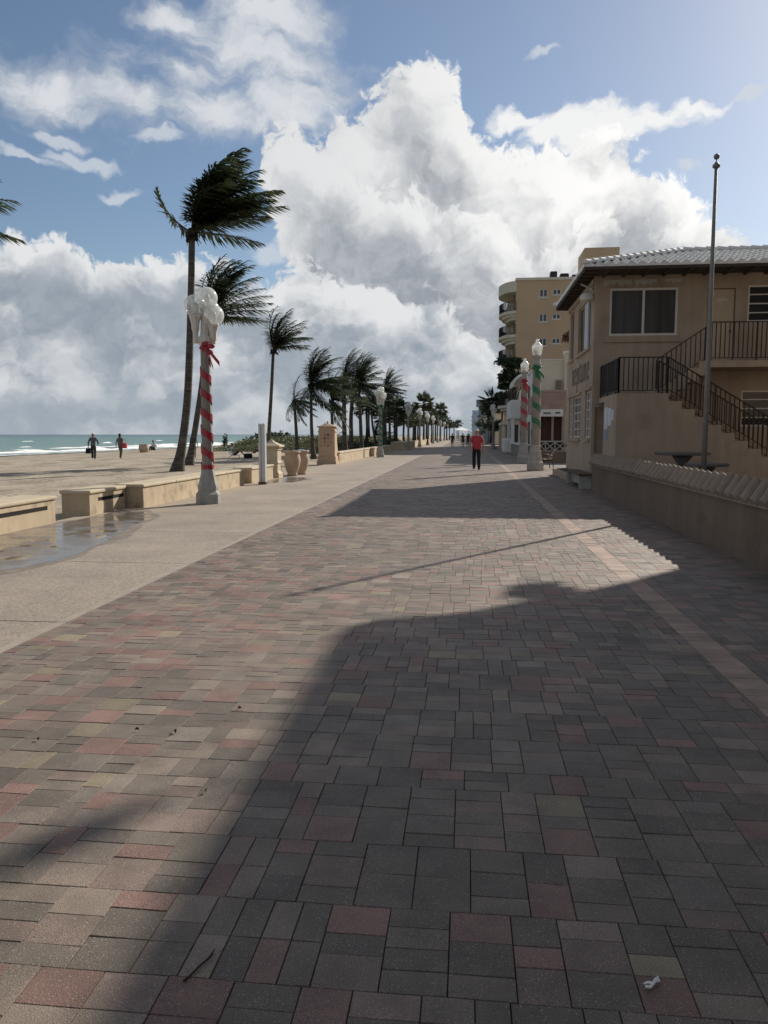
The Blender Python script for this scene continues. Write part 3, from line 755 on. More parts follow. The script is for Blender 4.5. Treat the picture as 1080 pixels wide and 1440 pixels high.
# breaking waves: low foam-capped ridges
M['foam'] = mat('sea_foam', (.80, .82, .81), .8, .2, 1.2, .5, 4)
def wave(y0, y1, x0, hgt, wid, seed):
    g = MB(); n = int((y1-y0)/.8)+2; prof = [(-1, 0), (-.5, .55), (0, 1), (.25, .8), (.5, .3), (1.6, .06), (3.0, 0)]
    for i in range(n):
        t = i/(n-1); y = y0+(y1-y0)*t
        env = math.sin(math.pi*min(1, max(0, t)))**.5
        k = env*(.38+.95*noise.noise(Vector((y*.16, seed, 0)))+.25*noise.noise(Vector((y*.9, seed, 4))))
        xo = x0+1.5*noise.noise(Vector((y*.05, seed, 2)))
        for (a, b_) in prof: g.v.append((xo+a*wid*(.7+.6*k), y, -.31+max(.0, b_*hgt*k)))
    m_ = len(prof)
    for i in range(n-1):
        for k in range(m_-1): g.f.append((i*m_+k, i*m_+k+1, (i+1)*m_+k+1, (i+1)*m_+k))
    return tag(g.build('breaking_wave', 'foam', smooth=True), kind='stuff')
wave(64, 140, -46.5, .55, 1.0, 1); wave(54, 70, -45.5, .22, .8, 2); wave(120, 220, -47, .5, 1.2, 3); wave(90, 190, -56, .35, 1.1, 7)
for (x, y, l, sd) in ((-60, 76, 3, 11), (-74, 92, 4, 12), (-66, 110, 4, 13), (-88, 105, 4, 14), (-105, 150, 6, 15), (-80, 165, 6, 16), (-120, 200, 8, 17), (-95, 230, 8, 18)):
    wave(y-l*.4, y+l*.4, x, .28, .5, sd)

# ------------------------------------------------------------------ seat walls along the beach
def seat_wall(x0, x1, y0, y1, h, label, slot=None, base_z=-.1):
    """low stucco wall running along y; coping on top; optional dark light slot in the face towards the walk"""
    r = empty('seat_wall', ((x0+x1)/2, (y0+y1)/2, 0), label, 'wall', 'low stucco seat walls along the promenade')
    g = MB()
    if slot:
        a, b_ = slot
        g.facade((x1, y0, base_z), (0, 1, 0), (0, 0, 1), y1-y0, h-.07-base_z, [(a-y0, b_-y0, h-.24-base_z, h-.165-base_z)], .12, (-1, 0, 0))
        g.quad((x0, y0, base_z), (x1, y0, base_z), (x1, y0, h-.07), (x0, y0, h-.07))
        g.quad((x0, y1, base_z), (x1, y1, base_z), (x1, y1, h-.07), (x0, y1, h-.07))
        g.quad((x0, y0, base_z), (x0, y1, base_z), (x0, y1, h-.07), (x0, y0, h-.07))
        g.build('wall', 'wallcream', r)
        s = MB(); s.box(x1-.11, x1-.012, a+.01, b_-.01, h-.235, h-.17); s.build('light_slot', 'slot', r)
    else:
        g.box(x0, x1, y0, y1, base_z, h-.07); g.build('wall', 'wallcream', r, bevel=.012)
    c = MB(); y = y0-.04; n = max(1, round((y1-y0)/1.9)); st = (y1-y0+.08)/n
    for i in range(n): c.box(x0-.035, x1+.035, y+.002, y+st-.002, h-.07, h); y += st
    c.build('coping', 'coping', r, bevel=.022)
    return r
seat_wall(-8.05, -7.42, 5.5, 13.15, .50, 'pale stucco seat wall at the left frame edge beside the puddle', (11.35, 12.9))
seat_wall(-7.98, -7.40, 14.4, 16.0, .50, 'short stucco wall block with a dark slot, between puddle and long wall', (14.75, 15.95))
seat_wall(-7.62, -7.02, 16.06, 23.7, .52, 'long stucco seat wall directly behind the near ribboned lamp')
seat_wall(-7.72, -7.30, 23.7, 24.6, .44, 'small recessed stucco wall piece just before the white metal post')
seat_wall(-7.62, -7.02, 24.6, 27.4, .52, 'stucco seat wall ending at the capped pillar behind the metal post')
seat_wall(-7.55, -7.05, 42.3, 72, .62, 'long sunlit cream wall running away from the coral stone monument')
seat_wall(-7.55, -6.05, 76.5, 90, .85, 'shaded grey projecting wall section beyond the long cream wall')
seat_wall(-7.55, -7.05, 90.2, 150, .7, 'farthest cream wall under the distant palms on the left')

def pillar():
    r = empty('capped_pillar', (-7.25, 28.1, 0), 'square stone pillar with a pyramid cap beside the urn planters', 'pillar')
    g = MB(); q = math.pi/4; s2 = math.sqrt(2)
    g.lathe([(.36*s2, -.1), (.36*s2, .16), (.33*s2, .2), (.30*s2, .24), (.30*s2, .5), (.33*s2, .53), (.33*s2, .58), (.30*s2, .61), (.30*s2, 1.0), (.34*s2, 1.03), (.34*s2, 1.07), (.31*s2, 1.08), (.31*s2, 1.13)], (-7.25, 28.1, 0), 4, q)
    g.build('shaft', 'coping', r, bevel=.01)
    g = MB(); g.lathe([(.40*s2, 1.131), (.40*s2, 1.2), (.26*s2, 1.25), (.12*s2, 1.33), (.03*s2, 1.41), (.001, 1.42)], (-7.25, 28.1, 0), 4, q); g.build('cap', 'coping', r, bevel=.008)
pillar()
def urn(x, y, label, blue=False):
    r = empty('urn_planter', (x, y, 0), label, 'planter', 'terracotta urn planters')
    g = MB(); g.lathe([(.18, 0), (.21, .05), (.18, .09), (.22, .18), (.285, .38), (.325, .58), (.315, .72), (.28, .82), (.27, .86), (.315, .88), (.33, .93), (.315, .97), (.27, .97), (.25, .9)], (x, y, 0), 28)
    g.build('body', 'terracotta', r, smooth=True)
    g = MB(); g.sphere((x, y, .92), .245, 18, 6, (1, 1, .35 if blue else .12), -.2); g.build('lid' if blue else 'soil', 'blueplastic' if blue else 'joint' if 'joint' in M else 'seaweed', r, smooth=True)
urn(-6.72, 29.2, 'nearer pale terracotta urn planter with a wide rim')
urn(-6.62, 30.35, 'farther urn planter half hidden, with a pale blue lid', True)

def shower_post():
    r = empty('metal_post', (-6.55, 24.2, 0), 'white square metal post with a groove standing at the walk edge', 'post')
    g = MB(); g.box(-6.64, -6.565, 24.1, 24.30, .08, 1.95); g.box(-6.54, -6.43, 24.1, 24.30, .08, 1.95); g.box(-6.57, -6.535, 24.14, 24.27, .08, 1.93); g.build('shaft', 'metalpost', r, bevel=.006)
    g = MB(); g.box(-6.66, -6.41, 24.08, 24.32, 0, .079); g.build('foot', 'rust', r)
shower_post()

def monument():
    x0, x1, y0, y1 = -8.02, -7.12, 41.2, 41.95
    cx, cy = (x0+x1)/2, (y0+y1)/2
    r = empty('stone_monument', (cx, cy, 0), 'coral stone pillar monument with rows of square dark and red plaques', 'monument')
    g = MB(); g.box(x0-.09, x1+.09, y0-.09, y1+.09, -.1, .16); g.box(x0-.05, x1+.05, y0-.05, y1+.05, .16, .42); g.box(x0, x1, y0, y1, .42, 1.72)
    g.box(x0-.03, x1+.03, y0-.03, y1+.03, 1.72, 1.80); g.box(x0+.01, x1-.01, y0+.01, y1-.01, 1.80, 1.98); g.build('shaft', 'coral', r, bevel=.02)
    g = MB(); g.box(x0-.07, x1+.07, y0-.07, y1+.07, 1.98, 2.05)
    g.lathe([(.58, 2.051), (.30, 2.14), (.07, 2.2), (.07, 2.28), (.02, 2.33)], (cx, cy, 0), 4, math.pi/4); g.build('cap', 'coral', r, bevel=.01)
    for j in range(4):
        for i in range(4):
            a = x0+.10+.185*i; z = .95+.19*j
            k = (i*3+j*5) % 4; c = 'redplaque' if k in (0, 2) else ('darkplaque' if k == 1 else 'paleplaque')
            if (i in (0, 3)) and j < 3: c = 'paleplaque' if k % 2 else 'redplaque'
            g = MB(); w_ = .13 if i in (1, 2) else .09; g.box(a, a+w_, y0-.012, y0-.0005, z, z+w_); g.build('plaque', c, r)
    # scroll buttress on the walk side
    g = MB(); prof = [(42.0, 0), (42.9, 0), (42.75, .45), (42.5, .75), (42.35, 1.05), (42.2, 1.5), (42.0, 1.62)]
    g.extrude([(p[0]-.049, p[1]) for p in prof], 'x', x1-.5, x1-.05); g.build('scroll', 'coral', r, bevel=.02)
M['redplaque'] = mat('red_plaque', (.34, .20, .14), .7, .2, 20); M['darkplaque'] = mat('dark_plaque', (.17, .10, .08), .6, .2, 20); M['paleplaque'] = mat('pale_plaque', (.42, .27, .19), .7, .15, 20)
monument()
def small_stub():
    r = empty('concrete_bollard', (-6.85, 56, 0), 'short square stone bollard against the long cream wall', 'bollard')
    g = MB(); g.box(-7.02, -6.72, 55.8, 56.2, 0, .56); g.build('shaft', 'coral', r, bevel=.02)
    g = MB(); g.box(-7.04, -6.68, 55.76, 56.24, .561, .66); g.build('cap', 'coping', r, bevel=.015)
small_stub()

# ------------------------------------------------------------------ street lamps
def helix(c, r0, r1, z0, z1, turns, width, phase=0, thick=.006):
    """a ribbon wound round a tapering post"""
    g = MB(); n = int(turns*28)
    for i in range(n+1):
        t = i/n; a = phase - 2*math.pi*turns*t; z = z0+(z1-z0)*t; r = r0+(r1-r0)*t + thick
        rr = r*(1+.02*math.sin(i*1.7))
        for dz in (-width/2, width/2): g.v.append((c[0]+rr*math.cos(a), c[1]+rr*math.sin(a), z+dz + .012*math.sin(i*.9)))
        for dz in (width/2, -width/2): g.v.append((c[0]+(rr+.006)*math.cos(a), c[1]+(rr+.006)*math.sin(a), z+dz+ .012*math.sin(i*.9)))
    for i in range(n):
        k = i*4
        for q in range(4): g.f.append((k+q, k+(q+1) % 4, k+4+(q+1) % 4, k+4+q))
    return g
def bow(c, s=1.0):
    g = MB(); cx, cy, cz = c
    for sg, dz in ((-1, .03), (1, .06), (-.45, .11), (.5, -.06)):
        g.sphere((cx+.085*s*sg, cy-.02*abs(sg), cz+dz*s), .085*s, 12, 8, (1, .55, .62))
    for (dx, tw) in ((.26, -.30), (.12, -.38)):       # tails streaming in the wind
        P = [(cx+.02, cy-.03, cz), (cx+dx*.5*s, cy-.06, cz+tw*.45*s), (cx+dx*s, cy-.03, cz+tw*s)]
        for k in range(2):
            a, b_ = P[k], P[k+1]; w_ = .05*s
            g.quad((a[0], a[1], a[2]+w_), (b_[0], b_[1], b_[2]+w_), (b_[0], b_[1]+.02, b_[2]-w_), (a[0], a[1]+.02, a[2]-w_))
    g.sphere((cx, cy-.02, cz), .045*s, 8, 6)
    return g

def globe_lamp(loc, label, ribbon):
    x, y, _ = loc
    r = empty('globe_street_lamp', loc, label, 'street lamp', 'globe street lamps along the beach side')
    q = math.pi/8
    g = MB(); g.lathe([(.285, 0), (.285, .22), (.265, .25), (.225, .30), (.24, .36), (.235, .42), (.20, .52), (.165, .68), (.15, .76), (.138, .80)], (x, y, 0), 8, q); g.build('base', 'concretepost', r, bevel=.008)
    g = MB(); g.lathe([(.132, .80), (.105, 3.50)], (x, y, 0), 8, q); g.build('pole', 'warmpost', r, bevel=.006)
    g = MB(); g.lathe([(.115, 3.501), (.115, 3.62), (.16, 3.7), (.16, 3.78), (.10, 3.84), (.075, 4.3), (.10, 4.34)], (x, y, 0), 8, q)
    arms = [((-.18, -.10), 4.06), ((.18, .05), 3.86), ((.02, .26), 4.02)]
    for (dx, dy), z in arms:
        g.obox((x, y, 3.74), (x+dx, y+dy, 3.74), .10, .10)
        g.lathe([(.062, 3.66), (.062, z-.14), (.075, z-.12), (.085, z-.09), (.095, z+.05), (.135, z+.18), (.14, z+.22), (.10, z+.23)], (x+dx, y+dy, 0), 8, q)
    g.lathe([(.07, 4.2), (.09, 4.34), (.15, 4.42), (.155, 4.46), (.11, 4.47)], (x+.03, y+.08, 0), 8, q)
    g.build('bracket', 'lampwhite', r, bevel=.006)
    cs = [(x-.18, y-.10, 4.50), (x+.19, y+.05, 4.30), (x+.02, y+.26, 4.46), (x+.03, y+.10, 4.70)]
    for c in cs:
        g = MB(); g.sphere(c, .248, 28, 18, zmin=-.93); gl = g.build('globe', 'globe', r, smooth=True)
        g = MB(); g.lathe([(.085, -.2), (.085, .02), (.05, .08)], c, 10); g.lathe([(.10, -.25), (.10, -.21)], c, 10); g.build('lamp_socket', 'lampwhite', gl)
    for (dx, dy), z in arms:
        g = MB(); g.sphere((x+dx+.13, y+dy-.12, z+.2), .045, 8, 6); g.build('finial', 'lampwhite', r, smooth=True)
    if ribbon:
        helix((x, y), .137, .112, .84, 3.3, 5.6, .17, R(200)).build('ribbon', ribbon, r)
        g = MB(); g.lathe([(.145, .80), (.143, .90)], (x, y, 0), 8, q, cap=False); g.build('ribbon_band', ribbon, r)
        bow((x+.10, y-.13, 3.52), 1.1).build('bow', ribbon, r)
    return r
globe_lamp((-5.98, 17.3, 0), 'cream lamp post with frosted globes and a red spiral ribbon, nearest on the left', 'redribbon')
lg = globe_lamp((-6.08, 54, 0), 'globe lamp post with a green spiral ribbon beside the long cream wall', 'greenribbon')
names = ['globe lamp post standing at the shaded projecting wall section', 'globe lamp just beyond the shaded wall section, before the dark standing person', 'globe lamp behind the dark standing person by the far wall', 'globe lamp in front of the far sabal palm row, second past the far walker',
         'small distant globe lamp between sabal palms left of the awnings', 'distant globe lamp at the start of the white awnings', 'distant globe lamp beside the white awnings', 'tiny globe lamp near the far end of the palm row', 'tiniest globe lamp at the vanishing end of the left row']
proto = None
for yy, nm in zip((79, 98, 118, 137, 157, 177, 202, 232, 265), names):
    if proto is None: proto = globe_lamp((-6.0, yy, 0), nm, None)
    else: dup(proto, (-6.0, yy, 0), R(yy*37), nm)
dup(proto, (2.85, 86, 0), R(40), 'globe lamp post on the right against the ochre apartment balconies')
dup(proto, (3.1, 131, 0), R(70), 'globe lamp post on the right in front of the far date palm')

def acorn_lamp(loc, label, ribbon, ph):
    x, y, _ = loc
    r = empty('acorn_street_lamp', loc, label, 'street lamp', 'acorn street lamps beside the buildings')
    q = math.pi/8
    g = MB(); g.lathe([(.37, 0), (.38, .06), (.38, .34), (.345, .40), (.30, .46), (.31, .54), (.30, .62), (.255, .86), (.23, 1.02), (.245, 1.06), (.245, 1.12), (.22, 1.14)], (x, y, 0), 8, q); g.build('base', 'concretepost', r, bevel=.01)
    g = MB(); g.lathe([(.205, 1.14), (.20, 1.6), (.165, 4.62)], (x, y, 0), 12); g.build('pole', 'warmpost', r, bevel=.004)
    g = MB(); g.lathe([(.18, 4.62), (.19, 4.7), (.16, 4.76), (.15, 4.9), (.2, 4.96), (.21, 5.04), (.15, 5.05)], (x, y, 0), 16); g.build('capital', 'concretepost', r)
    g = MB(); g.lathe([(.15, 5.05), (.20, 5.12), (.235, 5.42), (.245, 5.46), (.20, 5.5), (.11, 5.60), (.075, 5.64), (.085, 5.69), (.05, 5.75), (.01, 5.77)], (x, y, 0), 20); gl = g.build('globe', 'globe', r, smooth=True)
    g = MB(); g.lathe([(.10, 5.06), (.10, 5.34), (.06, 5.42)], (x, y, 0), 10); g.build('lamp_socket', 'lampwhite', gl)
    helix((x, y), .205, .172, 1.62, 4.25, 3.9, .26, R(ph)).build('ribbon', ribbon, r)
    bow((x-.03, y-.24, 4.45), 1.25).build('bow', ribbon, r)
    return r
acorn_lamp((3.02, 34.8, 0), 'acorn lamp post wound with green ribbon beside the iron bench', 'greenribbon', 205)
acorn_lamp((3.12, 43.5, 0), 'acorn lamp post wound with red ribbon behind the green ribboned one', 'redribbon', 200)

# ------------------------------------------------------------------ palms
WIND = Vector((1, -.12, .06))
def frond(g, o, d, length, wind, droop, rnd, nleaf=34, ll=.75, wleaf=.05, leafdrop=.3):
    nleaf = int(nleaf*1.35); ll *= 1.25; wleaf *= 1.55
    N_ = 14; p = Vector(o); d = Vector(d).normalized(); pts = [p.copy()]; ds = [d.copy()]
    for i in range(N_):
        t = (i+1)/N_
        d = (d + WIND*(wind*t/N_*3.0) + Vector((0, 0, -1))*(droop*t/N_*2.4)).normalized()
        p = p + d*(length/N_); pts.append(p.copy()); ds.append(d.copy())
    g.tube(pts, [.034*(1-i/(N_+1))+.006 for i in range(N_+1)], 4, cap=False)
    for i in range(nleaf):
        t = .12 + .88*i/(nleaf-1); f = t*N_; k = min(int(f), N_-1); u = f-k
        c = pts[k].lerp(pts[k+1], u); dd = ds[k].lerp(ds[k+1], u).normalized()
        side = dd.cross(Vector((0, 0, 1)))
        side = side.normalized() if side.length > .1 else Vector((0, 1, 0))
        L_ = ll*(math.sin(math.pi*min(.98, t*.82+.13))**.7)*rnd.uniform(.85, 1.1)
        for s in (-1, 1):
            v = (side*s*1.0 + dd*(.35+.45*t) + WIND*(wind*.45) + Vector((0, 0, -leafdrop))*1 + Vector((rnd.uniform(-.2, .2), rnd.uniform(-.2, .2), rnd.uniform(-.25, .2)))).normalized()
            wv = v.cross(Vector((rnd.uniform(-.3, .3), rnd.uniform(-.3, .3), 1))).normalized()*wleaf*.5
            m1 = c + v*L_*.5 + Vector((0, 0, .0)); tip = c + v*L_ + Vector((0, 0, -L_*.12)) + WIND*(wind*L_*.12)
            n = len(g.v); g.v += [tuple(c-wv*.5), tuple(c+wv*.5), tuple(m1+wv), tuple(m1-wv), tuple(tip)]
            g.f += [(n, n+1, n+2, n+3), (n+3, n+2, n+4)]
def coco_palm(base, pts, label, flen, seed, nf=22, wind=.8, r0=.16, detail=34, rogue=False, droopy=0.0, ll=.75, coconuts=True):
    """wind-bent coconut palm; pts = trunk line from base to crown heart"""
    rnd = random.Random(seed)
    r = empty('coconut_palm', base, label, 'palm tree', 'windblown coconut palms on the beach')
    if nf < 31: nf = int(nf*1.35); flen *= 1.06
    P = [Vector(p) for p in pts]; fine = []
    for i in range(len(P)-1):
        for k in range(5): fine.append(P[i].lerp(P[i+1], k/5))
    fine.append(P[-1])
    for _ in range(3):
        fine = [fine[0]] + [(fine[i-1]+fine[i]*2+fine[i+1])/4 for i in range(1, len(fine)-1)] + [fine[-1]]
    n = len(fine); zt = fine[-1].z
    rad = [r0*(.72+.95*math.exp(-max(0, p.z-base[2])/.45) + .28*(1-p.z/zt)) for p in fine]
    g = MB(); g.tube(fine, rad, 12); g.build('trunk', 'trunk', r, smooth=True)
    top = fine[-1]
    g = MB()
    for i in range(nf):
        a = 2*math.pi*i*.381966 + rnd.uniform(-.3, .3); e = R(rnd.uniform(-8, 80))
        d = Vector((math.cos(a)*math.cos(e), math.sin(a)*math.cos(e), math.sin(e)))
        if d.x < 0: d = Vector((d.x*(.08 if rogue else .3), d.y*.8, abs(d.z)+.45))
        d = (d.normalized() + Vector((.36 if rogue else .22, 0, .14))).normalized()
        if droopy and rnd.random() < droopy: d.z = -abs(d.z)*.3
        frond(g, top+Vector((0, 0, .05*i/nf)), d, flen*rnd.uniform(.78, 1.08), wind*rnd.uniform(.8, 1.2), rnd.uniform(.18, .5), rnd, detail, ll*flen/4.0, .05*flen/4)
    if rogue:
        frond(g, top, (-.85, -.1, .55), flen*.55, .22, -.75, rnd, 30, .85, .05, .25)
    g.build('crown', 'frond', r)
    if coconuts:
        g = MB()
        cs = min(1, flen/3.6)
        for i in range(13):
            a = rnd.uniform(0, 6.28); g.sphere((top.x+.2*cs*math.cos(a), top.y+.2*cs*math.sin(a), top.z-rnd.uniform(-.12, .36)*cs), rnd.uniform(.08, .12)*cs, 8, 6, (1, 1, 1.3))
        for i in range(14):
            a = rnd.uniform(0, 6.28); g.tube([(top.x, top.y, top.z-.1), (top.x+.26*cs*math.cos(a), top.y+.26*cs*math.sin(a), top.z-.2*cs), (top.x+.38*cs*math.cos(a)+.05, top.y+.38*cs*math.sin(a), top.z-.55*cs*rnd.uniform(.4, 1))], [.03*cs, .03*cs, .012], 5)
        g.build('coconut_cluster', 'trunkdark', r, smooth=True)
    return r
M['trunkdark'] = mat('dry_husk', (.04, .03, .02), .9, .3, 12)
coco_palm((-13.0, 33.5, -.06), [(-13.02, 33.5, -.15), (-12.72, 33.5, 1.2), (-12.42, 33.5, 3.2), (-12.24, 33.5, 6), (-12.12, 33.5, 8.5), (-12.05, 33.5, 10.35)], 'tallest windblown coconut palm standing behind the near ribboned lamp', 4.35, 3, 38, .85, .19, 40, True)
coco_palm((-14.9, 40, -.06), [(-14.9, 40, -.15), (-14.6, 40, 1.2), (-14.15, 40, 3.6), (-13.75, 40, 6.2), (-13.6, 40, 7.7)], 'leaning coconut palm whose crown sits behind the lamp globes', 3.7, 9, 31, .8, .17, 38)
coco_palm((-11.3, 43.6, -.06), [(-11.42, 43.6, -.15), (-11.4, 43.6, 1.5), (-11.2, 43.6, 4), (-11.05, 43.6, 6.4)], 'slim coconut palm above the capped pillar and urns', 2.3, 14, 20, .55, .12, 32, ll=.95)
coco_palm((-13.1, 58, -.06), [(-12.95, 58, -.15), (-13.0, 58, 2), (-13.15, 58, 4.2)], 'short coconut palm with drooping yellowed fronds left of the monument', 2.0, 21, 14, .45, .14, 26, droopy=.7, ll=1.0)
coco_palm((-10.7, 52, -.06), [(-10.45, 52, -.15), (-10.6, 52, 2), (-10.6, 52, 4.9)], 'full coconut palm directly left of the coral stone monument', 2.75, 27, 30, .6, .13, 34, droopy=.2, ll=.9)
coco_palm((-9.9, 56, -.06), [(-9.85, 56, -.15), (-9.85, 56, 2), (-9.9, 56, 4.1)], 'low coconut palm rising right behind the monument', 2.3, 33, 24, .55, .13, 30, droopy=.35, ll=.9)
coco_palm((-9.65, 60, -.06), [(-9.55, 60, -.15), (-9.62, 60, 3), (-9.6, 60, 6.0)], 'left of the twin-trunked coconut palms right of the monument', 2.4, 39, 22, .45, .2, 30, droopy=.3)
coco_palm((-9.6, 64, -.06), [(-9.6, 64, -.15), (-9.7, 64, 3), (-9.5, 64, 5.2)], 'right of the twin-trunked coconut palms right of the monument', 2.2, 45, 18, .5, .2, 28, droopy=.3)
coco_palm((-8.64, 62, -.06), [(-8.5, 62, -.15), (-8.6, 62, 3), (-8.75, 62, 5.6)], 'broad coconut palm leaning over the long cream wall before the green lamp', 2.6, 51, 28, .55, .16, 32, droopy=.2)
coco_palm((-9.5, 72, -.06), [(-8.3, 72, -.15), (-8.8, 72, 2.0), (-9.0, 72, 4.1)], 'thin leaning coconut palm left of the green ribboned lamp', 1.9, 57, 16, .5, .12, 24)
coco_palm((-7.9, 74, -.06), [(-7.95, 74, -.15), (-7.95, 74, 3), (-7.95, 74, 5.5)], 'coconut palm rising just right of the green ribboned lamp', 2.2, 63, 22, .4, .14, 26, droopy=.25)
coco_palm((-8.7, 82, -.06), [(-8.6, 82, -.15), (-8.7, 82, 3), (-8.7, 82, 6.6)], 'taller coconut palm behind the one right of the green lamp', 2.3, 69, 20, .45, .14, 24, droopy=.25)
# young palm in the scrub and a palm mostly outside the frame on the left
coco_palm((-10.2, 57.5, -.06), [(-10.6, 57.5, -.15), (-10.6, 57.5, .5), (-10.5, 57.5, .9)], 'young low palm with arching fronds at the foot of the monument palms', 1.6, 75, 12, .25, .12, 22, coconuts=False)
coco_palm((-17.9, 22.5, -.06), [(-17.9, 22.5, -.15), (-17.7, 22.5, 3), (-17.55, 22.5, 6.5), (-17.5, 22.5, 8.3)], 'coconut palm outside the left edge, only frond tips in view', 3.6, 81, 22, .6, .17, 34)

M['trunkdark2'] = mat('sabal_trunk', (.05, .043, .036), .9, .3, 4, .4, 20)
def sabal(base, h, label, crown, seed, group='sabal palms in the distant row on the left'):
    rnd = random.Random(seed); x, y, z = base
    r = empty('sabal_palm', base, label, 'palm tree', group)
    g = MB(); g.tube([(x, y, z-.1), (x+.05, y, z+h*.5), (x, y, z+h)], [.17, .12, .13], 8); g.build('trunk', 'trunkdark2', r, smooth=True)
    g = MB()
    for i in range(46):
        a = rnd.uniform(0, 6.28); e = math.asin(rnd.uniform(-.65, 1))
        d = Vector((math.cos(a)*math.cos(e), math.sin(a)*math.cos(e), math.sin(e)))
        L_ = crown*rnd.uniform(.65, 1.0); c = Vector((x, y, z+h)) + d*L_*.45
        g.tube([(x, y, z+h), tuple(c)], .018, 3, cap=False)
        s = d.cross(Vector((0, 0, 1))).normalized(); u = s.cross(d)
        for k in range(11):          # fan of narrow segments
            b_ = (k-5)/5*1.25
            v = (d*math.cos(b_) + s*math.sin(b_) + WIND*.25 + Vector((0, 0, -.18))).normalized()
            t = c + v*L_*.6; wv = u*.03 + s.cross(v).normalized()*.04
            n = len(g.v); g.v += [tuple(c), tuple(c+v*L_*.3+wv), tuple(t), tuple(c+v*L_*.3-wv)]; g.f.append((n, n+1, n+2, n+3))
    g.build('crown', 'frondfar', r)
    return r
sp1 = sabal((-7.9, 86, -.06), 4.5, 'first dark round-headed sabal palm behind the lamp at the shaded wall', 1.75, 5)
spots = [(-8.6, 92, 1.0, .95, 'second sabal palm close behind the lamp at the shaded wall'), (-8.1, 99, .95, 1.0, 'third sabal palm along the far wall'), (-10.5, 96, .8, .8, 'short sabal palm set back towards the dunes'), (-8.0, 106, .98, 1.05, 'sabal palm above the dark standing person by the far wall'),
         (-7.6, 114, .9, .95, 'lower sabal palm just past the dark standing person'), (-8.3, 121, 1.02, 1.0, 'bushy sabal palm mid way down the far left row'), (-7.3, 130, 1.15, 1.1, 'tall sabal palm in the middle of the far left row'), (-8.8, 139, 1.0, 1.0, 'sabal palm right after the tall one in the far row'),
         (-6.9, 150, 1.05, 1.0, 'sabal palm left of the white awnings, nearer one'), (-8.2, 163, 1.1, 1.1, 'sabal palm left of the white awnings, farther one'), (-6.2, 178, 1.2, 1.2, 'tall sabal palm over the start of the white awnings'), (-7.4, 192, 1.1, 1.1, 'sabal palm standing above the middle of the awnings'), (-5.6, 214, 1.2, 1.2, 'sabal palm over the awnings, fourth from the far end'),
         (-5.4, 236, 1.15, 1.2, 'sabal palm over the awnings, third from the far end'), (-4.4, 262, 1.2, 1.2, 'sabal palm at the far end of the awnings, second from last'), (-3.4, 290, 1.1, 1.2, 'last tiny sabal palm at the far end of the row')]
for (x, y, h, c, lb) in spots:
    hv = h*(1.05 + .28*math.sin(y*1.7)); dup(sp1, (x, y, -.06), R(y*53 % 360), lb, (c*1.12, c*1.12, hv))
for i, (x, y, h, c) in enumerate([(-11.5, 88, .9, 1.0), (-13.0, 102, 1.0, 1.05), (-11.0, 110, 1.15, 1.1), (-12.5, 125, .8, 1.1), (-10.2, 147, 1.3, 1.15), (-9.0, 172, 1.0, 1.2), (-8.2, 200, 1.4, 1.25), (-7.0, 240, 1.3, 1.25)]):
    lb = ('first', 'second', 'third', 'fourth', 'fifth', 'sixth', 'seventh', 'last')[i] + ' sabal palm of the rear row set back on the dunes'
    dup(sp1, (x, y, sand_h(x, y)), R(y*41 % 360), lb, (c*1.15, c*1.15, h))['group'] = 'rear row of sabal palms on the dunes'
for (x, y, h, c, lb) in [(5.2, 118, 1.25, 1.25, 'sabal palm on the right beyond the ochre apartment block'), (6.0, 142, 1.2, 1.2, 'far sabal palm on the right before the grey tower'), (4.6, 168, 1.0, 1.1, 'small far sabal palm on the right above the man in red')]:
    d_ = dup(sp1, (x, y, -.03), R(y*31 % 360), lb, (c, c, h)); d_['group'] = 'sabal palms far away on the right'

# ------------------------------------------------------------------ dune scrub and bushes
def leaf_mass(g, cx, cy, cz, rx, ry, rz, n, size, rnd, hollow=.45):
    for _ in range(n):
        a = rnd.uniform(0, 6.28); e = math.asin(rnd.uniform(-.15, 1)); k = rnd.uniform(hollow, 1.0)
        bump = 1 + .22*noise.noise(Vector((a*1.3+cx, e*2+cy, 3)))
        p = Vector((cx+rx*k*bump*math.cos(a)*math.cos(e), cy+ry*k*bump*math.sin(a)*math.cos(e), cz+rz*k*bump*math.sin(e)))
        s = size*rnd.uniform(.6, 1.3)
        u = Vector((rnd.gauss(0, 1), rnd.gauss(0, 1), rnd.gauss(0, .6))).normalized(); v = u.cross(Vector((rnd.gauss(0, 1), rnd.gauss(0, 1), rnd.gauss(0, 1)))).normalized()
        n0 = len(g.v); g.v += [tuple(p-u*s), tuple(p+v*s*.45), tuple(p+u*s), tuple(p-v*s*.45)]; g.f.append((n0, n0+1, n0+2, n0+3))
rnd = random.Random(5)
g = MB()
for _ in range(700):
    x = rnd.uniform(-26, -9.2); f = 64 + (x+10)*(-.75); y = f + abs(rnd.gauss(0, 1))*28
    if y > 300: continue
    z = sand_h(x, y); s = rnd.uniform(.55, 1.1)
    leaf_mass(g, x, y, z-.05, 1.7*s, 1.7*s, .5*s, 240, .05 + y*.0005, rnd, .5)
tag(g.build('dune_scrub', 'scrub'), kind='stuff')
def bush(loc, rx, rz, n, label, m='bushleaf', size=.16, ry=None, name='round_bush', grp=None):
    r = empty(name, loc, label, 'bush', grp); g = MB(); rr = random.Random(int(loc[1]*7+rx*31))
    leaf_mass(g, loc[0], loc[1], loc[2], rx, ry or rx, rz, n, size, rr, .35); g.build('foliage', m, r)
    g = MB()
    for k in range(5): g.tube([(loc[0], loc[1], loc[2]-.1), (loc[0]+rx*.4*math.cos(k*1.3), loc[1]+rx*.4*math.sin(k*1.3), loc[2]+rz*.55)], [.04, .015], 5)
    g.build('stem', 'trunk', r)
    return r
